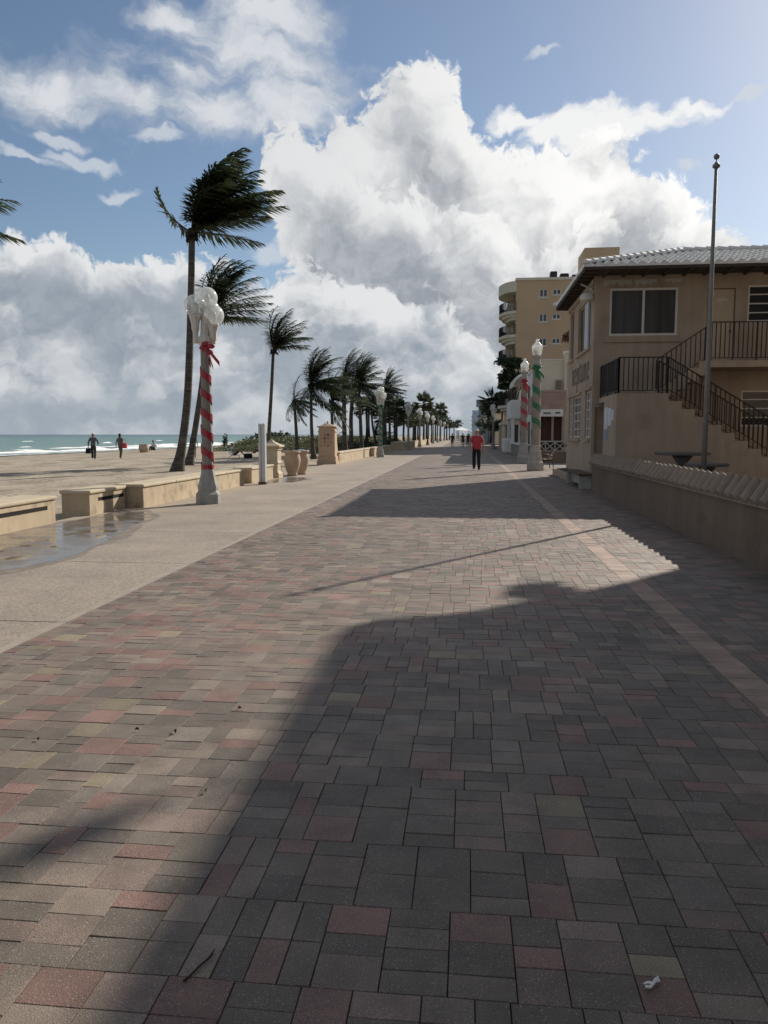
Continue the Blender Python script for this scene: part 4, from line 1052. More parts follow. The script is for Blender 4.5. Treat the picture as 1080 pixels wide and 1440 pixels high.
bush((-8.6, 68.5, 0), 1.5, 1.15, 900, 'dark dense round bush behind the green ribboned lamp', size=.17)
bush((-10.8, 70, .1), 1.3, 1.0, 700, 'dark bush left of the green ribboned lamp, against the dunes', size=.17)
bush((-8.3, 82, .1), 1.2, 1.0, 600, 'dark low bush behind the shaded wall section', size=.17)
bush((-22.5, 88, .9), 3.2, 1.05, 1300, 'broad domed sea grape on the dune crest behind the slim palm', 'bushleaf', .2, 3)
bush((-27.6, 86, .3), .35, 1.7, 220, 'small dark pointed shrub alone at the left dune edge', size=.14)
coco_palm((-8.55, 67, 0), [(-8.0, 67, -.1), (-8.0, 67, .8), (-8.0, 67, 1.5)], 'young fan of palm fronds rising over the dark bush by the green lamp', 1.7, 91, 11, .2, .1, 22, coconuts=False)

# ------------------------------------------------------------------ window helper
def window(parent, O, U, n, w, h, cols=2, rows=1, fw_=.05, pane='darkglass', frame='frame', depth=.09, bars=None, name='window'):
    """framed window in an opening: O lower corner on the wall face, U along the wall, n outward normal; pane is its own sub-part"""
    O, U, n = Vector(O), Vector(U), Vector(n); Z = Vector((0, 0, 1))
    g = MB(); c = -n*(depth*.5)
    def bar(a, b_, wd=fw_): g.obox(a + c, b_ + c, wd, wd)
    e = fw_*.5
    bar(O+U*0+Z*e, O+U*w+Z*e); bar(O+Z*(h-e), O+U*w+Z*(h-e))
    bar(O+U*e+Z*fw_, O+U*e+Z*(h-fw_)); bar(O+U*(w-e)+Z*fw_, O+U*(w-e)+Z*(h-fw_))
    for i in range(1, cols): bar(O+U*(w*i/cols)+Z*fw_, O+U*(w*i/cols)+Z*(h-fw_), fw_*1.1)
    for j in range(1, rows): bar(O+U*fw_+Z*(h*j/rows), O+U*(w-fw_)+Z*(h*j/rows), fw_*.7)
    f = g.build(name, frame, parent)
    g = MB(); p = c - n*.012; g.quad(O+U*e+Z*e+p, O+U*(w-e)+Z*e+p, O+U*(w-e)+Z*(h-e)+p, O+U*e+Z*(h-e)+p); g.build('pane', pane, f)
    return f

def railing(parent, pts, h, name='railing', post=1.3, gap=.125, low=.08, th=.024, m='iron'):
    g = MB()
    for a, b_ in zip(pts[:-1], pts[1:]):
        a, b_ = Vector(a), Vector(b_); L_ = (Vector((b_.x, b_.y, 0))-Vector((a.x, a.y, 0))).length
        Z = Vector((0, 0, 1))
        g.obox(a+Z*h, b_+Z*h, .045, .03); g.obox(a+Z*low, b_+Z*low, .03, .02)
        n = max(1, int(L_/gap))
        for i in range(n+1):
            p = a.lerp(b_, i/n); big = i % max(1, int(post/gap)) == 0 or i == n
            w = .042 if big else th
            g.obox(p+Z*(0 if big else low), p+Z*(h-.015), w, w)
    return g.build(name, m, parent)

# ------------------------------------------------------------------ the two-storey beach building on the right
def tiled_slope(g, P0, U, L_, S, depth, rise, trim0, trim1, per=.31, course=.41, bump=.085):
    P0, U, S = Vector(P0), Vector(U), Vector(S); nc = int(depth/course)+1; prof = [(0, 0), (.08, .55), (.22, .92), (.36, 1), (.5, .85), (.62, .45), (.72, .08), (.86, -.12), (1, 0)]
    nt = int(L_/per)+1
    for k in range(nc):
        s0, s1 = k*course, min(depth, (k+1)*course+.03)
        if s0 >= depth: break
        for i in range(nt):
            u0 = i*per; lo, hi = trim0(s0), trim1(s0)
            if u0+per*.6 < lo or u0+per*.4 > hi: continue
            row = []
            jit = random.uniform(-.008, .008)
            for (t, b_) in prof:
                ua = min(max(u0+t*per, trim0(s0)-.02), trim1(s0)+.02); ub = min(max(u0+t*per, trim0(s1)-.02), trim1(s1)+.02)
                za = rise*s0/depth + b_*bump + .035 + jit; zb = rise*s1/depth + b_*bump*.85 + .0
                row.append((P0+U*ua+S*(s0+jit)+Vector((0, 0, za)), P0+U*ub+S*s1+Vector((0, 0, zb)), P0+U*ua+S*(s0+jit)+Vector((0, 0, rise*s0/depth-.03))))
            for a, b_ in zip(row[:-1], row[1:]):
                g.quad(a[0], b_[0], b_[1], a[1]); g.quad(a[2], b_[2], b_[0], a[0])
def cap_run(g, a, b_, r=.12, step=.36):
    a, b_ = Vector(a), Vector(b_); n = max(1, int((b_-a).length/step)); d = (b_-a)/n
    side = d.cross(Vector((0, 0, 1))).normalized(); up = side.cross(d).normalized()
    for i in range(n):
        p, q = a+d*i, a+d*(i+1.06); m_ = []
        for k in range(7):
            t = math.pi*k/6
            o = side*math.cos(t)*r + up*math.sin(t)*r
            m_.append((p+o*1.08+up*.025, q+o*.92))
        for u, v in zip(m_[:-1], m_[1:]): g.quad(u[0], v[0], v[1], u[1])
        g.poly([u[0] for u in m_])

def beach_building():
    X0, X1, Y0, Y1, H = 3.9, 16.0, 25.0, 31.0, 6.5
    r = empty('beachfront_building', (10, 28, 0), 'two-storey tan stucco building with white barrel-tile roof and outside stair', 'building')
    g = MB()
    front = [(4.36, 6.41, 4.66, 6.10), (7.28, 8.11, 3.74, 6.05), (8.47, 10.3, 5.03, 6.12), (8.4, 10.2, 1.85, 2.95), (4.0, 4.75, .0, 2.45), (11.2, 13.0, 4.66, 6.1), (13.6, 14.5, 3.74, 6.05)]
    g.facade((X0, Y0, 0), (1, 0, 0), (0, 0, 1), X1-X0, H, [(a-X0, b_-X0, c, d) for a, b_, c, d in front], .12, (0, 1, 0))
    side = [(25.72, 28.5, 4.42, 6.0), (29.65, 30.55, 4.42, 6.15), (27.5, 29.4, 1.5, 2.95), (25.3, 26.4, 1.5, 3.0), (29.75, 30.5, 1.5, 2.95)]
    g.facade((X0, Y0, 0), (0, 1, 0), (0, 0, 1), Y1-Y0, H, [(a-Y0, b_-Y0, c, d) for a, b_, c, d in side], .16, (1, 0, 0))
    g.quad((X1, Y0, 0), (X1, Y1, 0), (X1, Y1, H), (X1, Y0, H)); g.quad((X0, Y1, 0), (X1, Y1, 0), (X1, Y1, H), (X0, Y1, H)); g.quad((X0, Y0, H), (X1, Y0, H), (X1, Y1, H), (X0, Y1, H))
    g.build('wall', 'stucco', r)
    # patches of bare plaster under the eave
    g = MB(); rr = random.Random(3)
    for (xa, xb, zt, dep) in ((4.15, 5.0, 6.36, .22), (5.1, 5.75, 6.36, .2), (6.0, 6.5, 6.36, .1)):
        pts = [(xa, Y0-.003, zt), (xb, Y0-.003, zt)]; n = 9
        for i in range(n): pts.append((xb+(xa-xb)*i/(n-1), Y0-.003, zt-.05-dep*abs(math.sin(i*1.3+xa))*rr.uniform(.4, 1)))
        g.poly(pts)
    g.build('bare_plaster', 'patch', r)
    # roof
    ex0, ex1, ey0, ey1, ez, ry, rz = 3.4, 16.5, 23.85, 31.5, 6.57, 27.65, 1.14
    roof = MB(); dep = ry-ey0; dep2 = ey1-ry
    W = ex1-ex0
    tiled_slope(roof, (ex0, ey0, ez), (1, 0, 0), W, (0, 1, 0), dep, rz, lambda s: s, lambda s: W-s)
    tiled_slope(roof, (ex1, ey1, ez), (-1, 0, 0), W, (0, -1, 0), dep2, rz, lambda s: s, lambda s: W-s)
    tiled_slope(roof, (ex0, ey1, ez), (0, -1, 0), ey1-ey0, (1, 0, 0), dep, rz, lambda s: s, lambda s: ey1-ey0-s)
    tiled_slope(roof, (ex1, ey0, ez), (0, 1, 0), ey1-ey0, (-1, 0, 0), dep, rz, lambda s: s, lambda s: ey1-ey0-s)
    rf = roof.build('roof', 'rooftile', r)
    g = MB(); cap_run(g, (ex0, ey0, ez+.05), (ex0+dep, ry, ez+rz+.05)); cap_run(g, (ex0, ey1, ez+.05), (ex0+dep2, ry, ez+rz+.05)); cap_run(g, (ex0+dep, ry, ez+rz+.05), (ex1-dep, ry, ez+rz+.05)); cap_run(g, (ex1, ey0, ez+.05), (ex1-dep, ry, ez+rz+.05))
    g.build('ridge_tiles', 'rooftile', rf)
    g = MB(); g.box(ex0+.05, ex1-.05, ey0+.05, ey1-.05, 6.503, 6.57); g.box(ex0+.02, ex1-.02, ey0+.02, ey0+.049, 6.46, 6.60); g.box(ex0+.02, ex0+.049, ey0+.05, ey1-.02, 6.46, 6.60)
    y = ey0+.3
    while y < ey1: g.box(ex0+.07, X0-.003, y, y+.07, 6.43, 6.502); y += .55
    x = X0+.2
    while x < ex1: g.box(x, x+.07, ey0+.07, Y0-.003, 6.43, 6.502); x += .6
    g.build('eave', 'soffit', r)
    g = MB(); g.obox((X0-.03, Y0+.05, 6.33), (X0-.03, Y1, 6.33), .05, .16); g.obox((X0-.03, Y0+.1, 6.1), (X0-.3, Y0+.9, 6.42), .05, .05); g.build('eave_board', 'trimtan', r)
    # windows
    f = window(r, (4.36, Y0, 4.66), (1, 0, 0), (0, -1, 0), 2.05, 1.44, 2, 1, .065, 'screen')
    g = MB(); g.box(4.22, 6.55, Y0-.06, Y0-.002, 4.46, 4.53); g.box(4.25, 6.55, Y0-.05, Y0-.002, 6.13, 6.18); g.build('sill', 'stucco', f)
    window(r, (8.47, Y0, 5.03), (1, 0, 0), (0, -1, 0), 1.83, 1.09, 1, 4, .05, 'darkglass')
    window(r, (8.4, Y0, 1.85), (1, 0, 0), (0, -1, 0), 1.8, 1.10, 1, 4, .05, 'darkglass')
    window(r, (11.2, Y0, 4.66), (1, 0, 0), (0, -1, 0), 1.8, 1.44, 2, 1, .06, 'screen')
    fs = window(r, (X0, 25.72, 4.42), (0, 1, 0), (-1, 0, 0), 2.78, 1.58, 3, 1, .05, 'darkglass', 'trimtan', .16)
    g = MB()
    for i in range(7): g.tube([(X0+.06, 26.55+.085*i, 4.47), (X0+.06, 26.55+.085*i, 5.95)], .05, 6)
    g.build('curtain', 'curtain', fs)
    g = MB(); g.box(X0-.07, X0-.002, 25.6, 28.65, 4.31, 4.40); g.build('sill', 'trimtan', fs)
    fs2 = window(r, (X0, 29.65, 4.42), (0, 1, 0), (-1, 0, 0), .9, 1.73, 1, 1, .05, 'rosecloth', 'trimtan', .16)
    g = MB(); g.box(X0-.06, X0-.002, 29.55, 30.65, 4.31, 4.40); g.build('sill', 'trimtan', fs2)
    for (a, b_, z0, z1, c) in ((27.5, 29.4, 1.5, 2.95, 2), (25.3, 26.4, 1.5, 3.0, 2), (29.75, 30.5, 1.5, 2.95, 1)):
        fl = window(r, (X0, a, z0), (0, 1, 0), (-1, 0, 0), b_-a, z1-z0, c, 5, .045, 'mirror', 'frame', .14)
        g = MB(); g.box(X0-.08, X0-.002, a-.1, b_+.1, z0-.13, z0-.04); g.box(X0-.06, X0-.002, a-.12, b_+.12, z1+.03, z1+.12); g.build('sill', 'stucco', fl)
    for i, (a, c) in enumerate(((7.28, 8.11), (13.6, 14.5))):
        g = MB(); g.box(a+.03, c-.03, Y0+.05, Y0+.11, 3.745, 6.02); d = g.build('door', 'doorpaint', r, bevel=.004)
        if i == 0:
            g = MB(); cx = (a+c)/2
            for k in range(7):
                t = math.pi*k/6; g.tube([(cx, Y0+.045, 5.66), (cx+.2*math.cos(t), Y0+.04, 5.68+.13*math.sin(t))], [.018, .035], 6)
            g.box(cx-.012, cx+.012, Y0+.035, Y0+.049, 5.5, 5.65); g.build('shell_ornament', 'paleplaque2', d)
        g = MB(); g.sphere((c-.12, Y0+.02, 4.75), .035, 8, 6); g.build('handle', 'iron', d)
    # white drum lamp under the eave, at the corner
    g = MB(); g.sphere((3.72, 25.25, 5.9), .24, 18, 8, (1, 1, .55), -.1); g.lathe([(.24, -.12), (.24, 0)], (3.72, 25.25, 5.9), 18); g.obox((3.72, 25.25, 6.0), (3.9, 25.25, 6.25), .05, .05); g.build('drum_lamp', 'lampwhite', r, smooth=True)
    # raised letters on the side wall
    cu = bpy.data.curves.new('lettering', 'FONT'); cu.body = 'neptune'; cu.size = 1.5; cu.extrude = .007; cu.offset = -.03; cu.space_character = 1.12
    to = bpy.data.objects.new('lettering_source', cu); COL.objects.link(to)
    dg = bpy.context.evaluated_depsgraph_get(); me = bpy.data.meshes.new_from_object(to.evaluated_get(dg)); bpy.data.objects.remove(to)
    wd = max(v.co.x for v in me.vertices); sc = 4.0/wd
    o = bpy.data.objects.new('lettering', me); me.materials.append(M['letters']); COL.objects.link(o); o.parent = r
    me.transform(Matrix.Translation((X0-.009-10, 29.75-28, 3.36)) @ Matrix(((0, 0, -1, 0), (-1, 0, 0, 0), (0, 1, 0, 0), (0, 0, 0, 1))) @ Matrix.Diagonal((sc, .94, 1, 1)))
    # stair: lower flight, landing, upper flight, gallery
    g = MB(); zl = 2.73; g.box(4.1, 5.48, 22.0, 24.0, .34, zl); x, z = 5.48, zl
    for i in range(11):
        z -= .218
        if z < .4: break
        g.box(x, x+.358, 22.0, 23.15, .34, z); x += .358
    g.box(4.1, 5.48, 24.001, 24.997, zl-.16, zl)
    x, z = 5.481, zl
    for i in range(5):
        z += .2; g.box(x, x+.3, 23.5, 24.6, z-.42, z); x += .30
    g.box(x+.002, 16, 23.45, 24.997, z-.19, z)
    sc_ = g.build('staircase', 'stucco', r)
    railing(sc_, [(4.15, 24.95, zl), (4.15, 22.06, zl), (5.44, 22.06, zl)], .98)
    railing(sc_, [(5.46, 22.06, zl+.0), (5.46+.358*10, 22.06, zl-.218*10)], .98, low=.12)
    railing(sc_, [(5.46, 23.1, zl+.0), (5.46+.358*10, 23.1, zl-.218*10)], .98, low=.12)
    railing(sc_, [(5.5, 23.55, zl+.1), (x, 23.55, z+.1)], .95, low=.05)
    railing(sc_, [(x+.02, 23.52, z), (16, 23.52, z)], 1.1)
    return r
M['letters'] = mat('grey_letters', (.075, .07, .068), .6, .1, 6)
M['rosecloth'] = mat('rose_curtain', (.10, .055, .05), .9, .15, 6)
M['mirror'] = mat('reflective_pane', (.10, .11, .115), .04, .1, 3, spec=1.0)
M['paleplaque2'] = mat('shell_cast', (.62, .55, .42), .7, .1, 20)
beach_building()

def courtyard_wall():
    r = empty('courtyard_wall', (3.6, 12, 0), 'long brown stucco courtyard wall capped with slanting grey barrel tiles', 'wall')
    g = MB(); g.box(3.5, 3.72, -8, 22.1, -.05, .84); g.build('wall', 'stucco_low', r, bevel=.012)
    g = MB(); y = 22.05; rr = random.Random(8)
    while y > -8:
        r_ = .10; n = 8; a0 = []; jz = rr.uniform(-.01, .01); sk = rr.uniform(-.02, .02)
        A, B = Vector((3.44, 0, .755+jz)), Vector((3.62, 0, .97+jz)); nn = Vector((-.5, 0, .87))
        for k in range(n+1):
            t = math.pi*k/n; c_, s_ = math.cos(t)*r_, max(0, math.sin(t))**.8*.125
            P = A + nn*s_*.75; Q = B + nn*s_*1.1
            a0.append(((P.x, y+c_*1.06+sk, P.z), (Q.x, y+c_*.85, Q.z), (A.x+.02, y+c_*1.06+sk, A.z-.01), (B.x+.03, y+c_*.8, B.z-.05+s_*.9)))
        for a, b_ in zip(a0[:-1], a0[1:]):
            g.quad(a[0], b_[0], b_[1], a[1]); g.quad(a[0], a[2], b_[2], b_[0]); g.quad(a[1], b_[1], b_[3], a[3])
        y -= .318
    g.extrude([(3.445, .735), (3.445, .755), (3.60, .93), (3.655, .93), (3.70, .843), (3.49, .843), (3.49, .735)], 'y', -8, 22.08)
    g.build('cap_tiles', 'captile', r)
courtyard_wall()
g = MB(); g.box(3.73, 8.15, -8, 24.98, -.02, .335)
structure(g.build('courtyard', mat('courtyard_paving', (.25, .215, .18), .9, .15, 1.2, .2, 50)))

def flagpole():
    r = empty('flagpole', (5.22, 17.7, .335), 'tall bare metal flagpole with ball finial standing behind the tiled wall', 'flagpole')
    g = MB(); g.lathe([(.09, .0), (.09, .08), (.062, .1)], (5.22, 17.7, .335), 14); g.tube([(5.22, 17.7, .43), (5.22, 17.7, 3), (5.22, 17.7, 7.25)], [.06, .055, .034], 14); g.build('pole', 'flagpole', r, smooth=True)
    g = MB(); g.lathe([(.034, 7.25), (.075, 7.27), (.08, 7.31), (.04, 7.36), (.012, 7.39), (.012, 7.45)], (5.22, 17.7, 0), 12); g.sphere((5.22, 17.7, 7.49), .062, 12, 8); g.build('finial', 'flagpole', r, smooth=True)
flagpole()
M['tablestone'] = mat('dark_cast_stone', (.15, .14, .13), .85, .15, 6, .3, 60)
def picnic(x, y, z, w, label):
    r = empty('stone_table', (x, y, .335), label, 'table', 'concrete tables in the courtyard')
    g = MB(); g.lathe([(w*.5-.03, z-.06), (w*.5, z-.05), (w*.5, z), (w*.5-.02, z+.01)], (x, y, 0), 24); g.build('tabletop', 'tablestone', r)
    g = MB(); g.lathe([(w*.16, .335), (w*.09, .5), (w*.08, z-.3), (w*.2, z-.061)], (x, y, 0), 16); g.build('pedestal', 'tablestone', r, smooth=True)
picnic(5.45, 20.3, 1.14, 1.35, 'larger round concrete pedestal table behind the tiled wall'); picnic(5.5, 18.4, .93, .95, 'lower round concrete seat table beside the flagpole foot')
def notices():
    r = empty('paper_notices', (4.09, 23.2, 1.9), 'white and blue paper notices pinned on the side of the stair block', 'notice')
    for (a, b_, z0, z1, m, k) in ((22.7, 23.25, 1.85, 2.36, 'paper', 0), (23.3, 23.8, 1.75, 2.4, 'paper', .002), (22.35, 22.65, 2.0, 2.3, 'paper', 0), (23.3, 23.75, 1.45, 1.70, 'bluepaper', 0)):
        g = MB(); g.box(4.086-k, 4.0985, a, b_, z0, z1); g.build('sheet', m, r)
notices()
def plinth():
    r = empty('planter_plinth', (3.7, 29, 0), 'low stucco plinth along the foot of the lettered wall', 'plinth')
    g = MB(); g.box(3.42, 3.898, 27.2, 31.4, 0, .27); g.build('base', 'stucco', r, bevel=.015)
    g = MB(); g.box(3.52, 3.897, 27.3, 31.3, .271, .285); g.build('soil', 'seaweed', r)
plinth()
def low_bench():
    r = empty('low_bench', (3.55, 24.4, 0), 'low dark plank bench with pale legs at the end of the tiled wall', 'bench')
    g = MB(); g.box(3.25, 3.68, 22.9, 25.9, .40, .46); g.build('seat', 'wood', r, bevel=.008)
    for y in (23.0, 25.7):
        g = MB(); g.box(3.28, 3.64, y, y+.07, 0, .399); g.build('leg', 'palewood', r, bevel=.006)
    g = MB(); g.box(3.42, 3.46, 23.08, 25.69, .1, .34); g.build('stretcher', 'palewood', r)
low_bench()
def iron_bench():
    """promenade bench facing the walk: cast iron ends with curved backs, wooden slats"""
    x, y = 3.75, 36.6
    r = empty('iron_bench', (x, y, 0), 'black cast iron bench with slatted back beside the green ribboned lamp post', 'bench')
    for yy in (y-.85, y+.85):
        g = MB()
        g.tube([(x-.30, yy, 0), (x-.27, yy, .22), (x-.29, yy, .42)], [.022, .02, .022], 6)
        g.tube([(x+.22, yy, 0), (x+.15, yy, .25), (x+.12, yy, .42), (x+.17, yy, .62), (x+.28, yy, .84), (x+.36, yy, .92)], [.022]*6, 6)
        g.tube([(x-.29, yy, .42), (x+.12, yy, .42)], .02, 6); g.tube([(x-.29, yy, .42), (x-.30, yy, .6), (x-.18, yy, .66), (x+.18, yy, .64)], .018, 6)
        g.build('end_frame', 'iron', r, smooth=True)
    for i in range(5):
        g = MB(); xx = x-.28+.095*i; g.box(xx, xx+.075, y-.9, y+.9, .442, .465); g.build('seat_slat', 'wood', r)
    for i in range(4):
        g = MB(); a = Vector((x+.13+.04*i+.01*i*i, 0, .54+.10*i)); g.obox((a.x, y-.9, a.z), (a.x, y+.9, a.z), .022, .075); g.build('back_slat', 'slatlight', r)
M['slatlight'] = mat('worn_slat', (.30, .24, .20), .7, .2, 10)
iron_bench()

# unseen building at right, roof outline shaped to throw the foreground shade
def corner_building():
    r = empty('shade_building', (14, 8, 0), 'unseen flat-roofed building beyond the right frame edge, roof shaped for the foreground shade', 'building')
    off = Vector((8.22+.99, 19.8-6.23, 0))
    poly = [(-.99, 6.23), (-.6, 6.36), (-.33, 6.5), (.3, 7.04), (1.02, 7.68), (1.63, 8.33), (2.31, 9.14), (3.0, 9.9)]
    P = [(8.22, -25)] + [(p[0]+off.x, p[1]+off.y) for p in poly] + [(24, 23.4), (24, -25)]
    g = MB(); g.box(9.0, 24, -25, 17.9, 0, 9.69); g.build('wall', 'stucco', r)
    g = MB(); g.extrude(P, 'z', 9.7, 10.0); g.build('roof_slab', 'cream', r)
    g = MB(); g.tube([(9.9, 20.75, 9.85), (9.75, 21.1, 9.95), (9.6, 21.2, 9.8)], .025, 6); b_ = g.build('shade_blob_bracket', 'iron', r)
    rr = random.Random(4); g = MB(); leaf_mass(g, 9.62, 21.0, 9.52, .34, .34, .3, 420, .11, rr, .1); g.build('shade_blob_leaves', 'flower', b_)  # unseen leaf clump on a bracket, added to drop a shadow blob
    g = MB(); g.tube([(9.0, 18.36, 10.0), (9.0, 18.36, 11.2)], .02, 6); g.lathe([(.02, 11.2), (.09, 11.24), (.135, 11.4), (.10, 11.55), (.02, 11.62)], (9.0, 18.36, 0), 10); g.build('roof_shade_caster', 'metalpost', r)  # unseen mast head, added to cast the small shadow at lower left
    for k in range(5):
        window(r, (9.0-.002, -20+7*k, 5), (0, 1, 0), (-1, 0, 0), 2, 1.6, 2, 1, .06, 'darkglass', 'frame', .02)
corner_building()

# ------------------------------------------------------------------ cream commercial building and white building beyond
def cream_building():
    r = empty('cream_building', (8, 52, 0), 'cream two-storey shop building with rose fascia and a small white sign board', 'building')
    g = MB(); g.box(4.75, 14, 51.0, 58, 0, 6.35); g.box(6.12, 6.75, 50.6, 50.999, 0, 6.75); g.build('wall', 'cream', r, bevel=.02)
    g = MB(); g.box(6.09, 6.78, 50.56, 51.1, 6.751, 6.9); g.box(4.72, 14.03, 50.97, 58.03, 6.351, 6.42); g.build('parapet_cap', 'white', r)
    g = MB(); g.box(4.45, 6.11, 49.3, 50.998, 3.05, 4.25); g.box(4.45, 4.75, 51.0, 57.8, 3.05, 4.25); g.build('fascia', 'rose', r, bevel=.01)
    g = MB(); g.box(4.40, 6.115, 49.25, 50.99, 4.251, 4.36); g.build('fascia_cap', 'trimtan', r)
    g = MB(); g.box(4.40, 5.95, 49.16, 49.298, 2.72, 3.16); s = g.build('sign_board', 'white', r, bevel=.01)
    g = MB(); x = 4.72
    for w_ in (.07, .05, .09, .06, .08): g.box(x, x+w_, 49.148, 49.159, 2.87, 2.98); x += w_+.025
    g.lathe([(.10, 0), (.10, .01)], (5.62, 49.155, 2.94), 4); g.box(5.45, 5.75, 49.149, 49.159, 2.9, 2.99); g.build('faded_lettering', 'letters', s)
    g = MB()
    for x in (4.5, 5.35, 6.0): g.box(x, x+.13, 50.2, 50.5, 0, 3.049)
    g.box(4.5, 6.1, 50.7, 50.99, 0, .6); g.build('shopfront', 'trimtan', r)
    g = MB(); g.box(4.7, 6.1, 50.55, 50.6, .61, 3.0); g.build('shop_window', 'rosecloth', r)
    window(r, (6.3, 50.6, 4.6), (1, 0, 0), (0, -1, 0), .25, 1.6, 1, 1, .04, 'darkglass', 'trimtan', .02)
    g = MB(); g.box(5.6, 6.0, 50.86, 50.998, 4.5, 5.1); v = g.build('air_conditioner', 'trimtan', r)
    g = MB()
    for k in range(6): g.box(5.63, 5.97, 50.845, 50.858, 4.55+.085*k, 4.58+.085*k)
    g.build('grille', 'iron', v)
cream_building()
def patio_fence():
    r = empty('patio_fence', (5.5, 45.5, 0), 'white criss-cross patio railing on a low wall behind the iron bench', 'fence')
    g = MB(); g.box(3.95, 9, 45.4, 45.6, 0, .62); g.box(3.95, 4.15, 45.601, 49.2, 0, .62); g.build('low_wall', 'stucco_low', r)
    g = MB(); g.box(3.95, 9, 45.44, 45.56, 1.16, 1.24); g.box(3.95, 9, 45.46, 45.54, .621, .68)
    x = 3.97
    while x < 8.9:
        g.obox((x, 45.5, .68), (x+.55, 45.5, 1.16), .05, .06); g.obox((x+.55, 45.47, .68), (x, 45.47, 1.16), .05, .05); g.box(x-.03, x+.03, 45.45, 45.55, .681, 1.159); x += .55
    g.build('lattice', 'palewood', r)
patio_fence()
bush((5.2, 46.6, .9), .9, .38, 500, 'low dark hedge plants behind the criss-cross patio railing', 'bushleaf', .09, .5)
bush((5.15, 47.9, 4.9), .01, .01, 2, 'x') if False else None
def roof_shrub():
    r = empty('potted_shrub', (6.7, 50.8, 6.9), 'brownish potted shrub on the parapet of the cream building', 'plant')
    g = MB(); g.lathe([(.16, 0), (.22, .3), (.2, .3)], (6.45, 50.85, 6.9), 14); g.build('pot', 'terracotta', r)
    g = MB(); leaf_mass(g, 6.45, 50.85, 7.55, .62, .55, .62, 420, .12, random.Random(6), .2); g.build('foliage', 'flower', r)
roof_shrub()
def white_building():
    r = empty('white_building', (8, 63, 0), 'white building with an arched canopy hood beyond the red ribboned lamp', 'building')
    g = MB()
    g.facade((4.75, 58.01, 0), (0, 1, 0), (0, 0, 1), 8.99, 6.2, [(2.2, 5.2, 3.3, 5.3), (1.5, 5.6, .3, 2.6)], .25, (1, 0, 0))
    g.box(4.99, 14, 58.02, 66.99, 0, 6.199); g.quad((4.75, 58.01, 0), (4.99, 58.01, 0), (4.99, 58.01, 6.2), (4.75, 58.01, 6.2)); g.quad((4.75, 58.01, 6.2), (4.99, 58.01, 6.2), (4.99, 67, 6.2), (4.75, 67, 6.2)); g.build('wall', 'white', r)
    g = MB(); g.box(4.70, 14.05, 57.99, 67.05, 6.201, 6.36); g.build('parapet_cap', 'white', r)
    window(r, (4.75, 60.21, 3.3), (0, 1, 0), (-1, 0, 0), 3.0, 2.0, 2, 1, .08, 'darkglass', 'trimtan', .2)
    window(r, (4.75, 59.51, .3), (0, 1, 0), (-1, 0, 0), 4.1, 2.3, 3, 1, .08, 'darkglass', 'trimtan', .2)
    # arched hood
    g = MB(); n = 10; pts = []
    for k in range(n+1):
        t = math.pi/2*k/n; pts.append((5.3-1.62*math.cos(t), 5.65+1.25*math.sin(t)))
    poly = pts + [(5.3-1.40*math.cos(math.pi/2*k/n), 5.65+1.05*math.sin(math.pi/2*k/n)) for k in range(n, -1, -1)]
    g.extrude(poly, 'y', 67.06, 70.0); g.build('arched_hood', 'white', r)
    g = MB(); g.extrude([(5.3-1.39*math.cos(math.pi/2*k/n), 5.66+1.04*math.sin(math.pi/2*k/n)) for k in range(n+1)] + [(5.3, 5.66)], 'y', 67.3, 67.5); g.build('hood_panel', 'trimtan', r)
    # lower porch with columns
    g = MB(); g.box(3.65, 4.748, 66.0, 73.0, 2.95, 4.5); g.box(3.67, 3.97, 66.1, 66.4, 0, 2.949); g.box(3.67, 3.97, 72.5, 72.8, 0, 2.949); g.box(4.76, 9, 67.06, 73, 0, 5.6); g.build('porch', 'white', r, bevel=.02)
    window(r, (4.0, 65.998, 3.15), (1, 0, 0), (0, -1, 0), .5, 1.0, 2, 2, .05, 'darkglass', 'white', .02)
white_building()
def planter_block():
    r = empty('white_planter', (3.55, 68.5, 0), 'white rounded plaster block standing at the porch edge', 'planter')
    g = MB(); g.box(3.15, 3.95, 66.8, 70.5, 0, 1.25); g.build('base', 'white', r, bevel=.12)
planter_block()
def terrace_wall():
    r = empty('terrace_wall', (3.9, 57, 0), 'low grey rough terrace wall in front of the white building', 'wall')
    g = MB(); g.box(3.7, 4.2, 52, 66, 0, .85); g.build('wall', 'warmpost', r, bevel=.02)
    g = MB(); g.box(3.62, 4.28, 51.95, 66.05, .851, .93); g.build('coping', 'white', r)
terrace_wall()
for i, (y, lb) in enumerate(((53.5, 'small white folded napkin cone on the terrace wall, nearer'), (55.2, 'small white folded napkin cone on the terrace wall, farther'))):
    r = empty('table_lantern', (3.95, y, .93), 'nearer small white lantern on the grey terrace wall' if i == 0 else 'farther small white lantern on the grey terrace wall', 'lantern', 'small white lanterns on the terrace wall')
    g = MB(); g.lathe([(.1, 0), (.12, .3), (.09, .34), (.02, .55)], (3.95, y, .93), 10); g.build('body', 'white', r)
    g = MB(); g.sphere((3.95, y, 1.5), .04, 8, 6); g.build('finial', 'white', r)

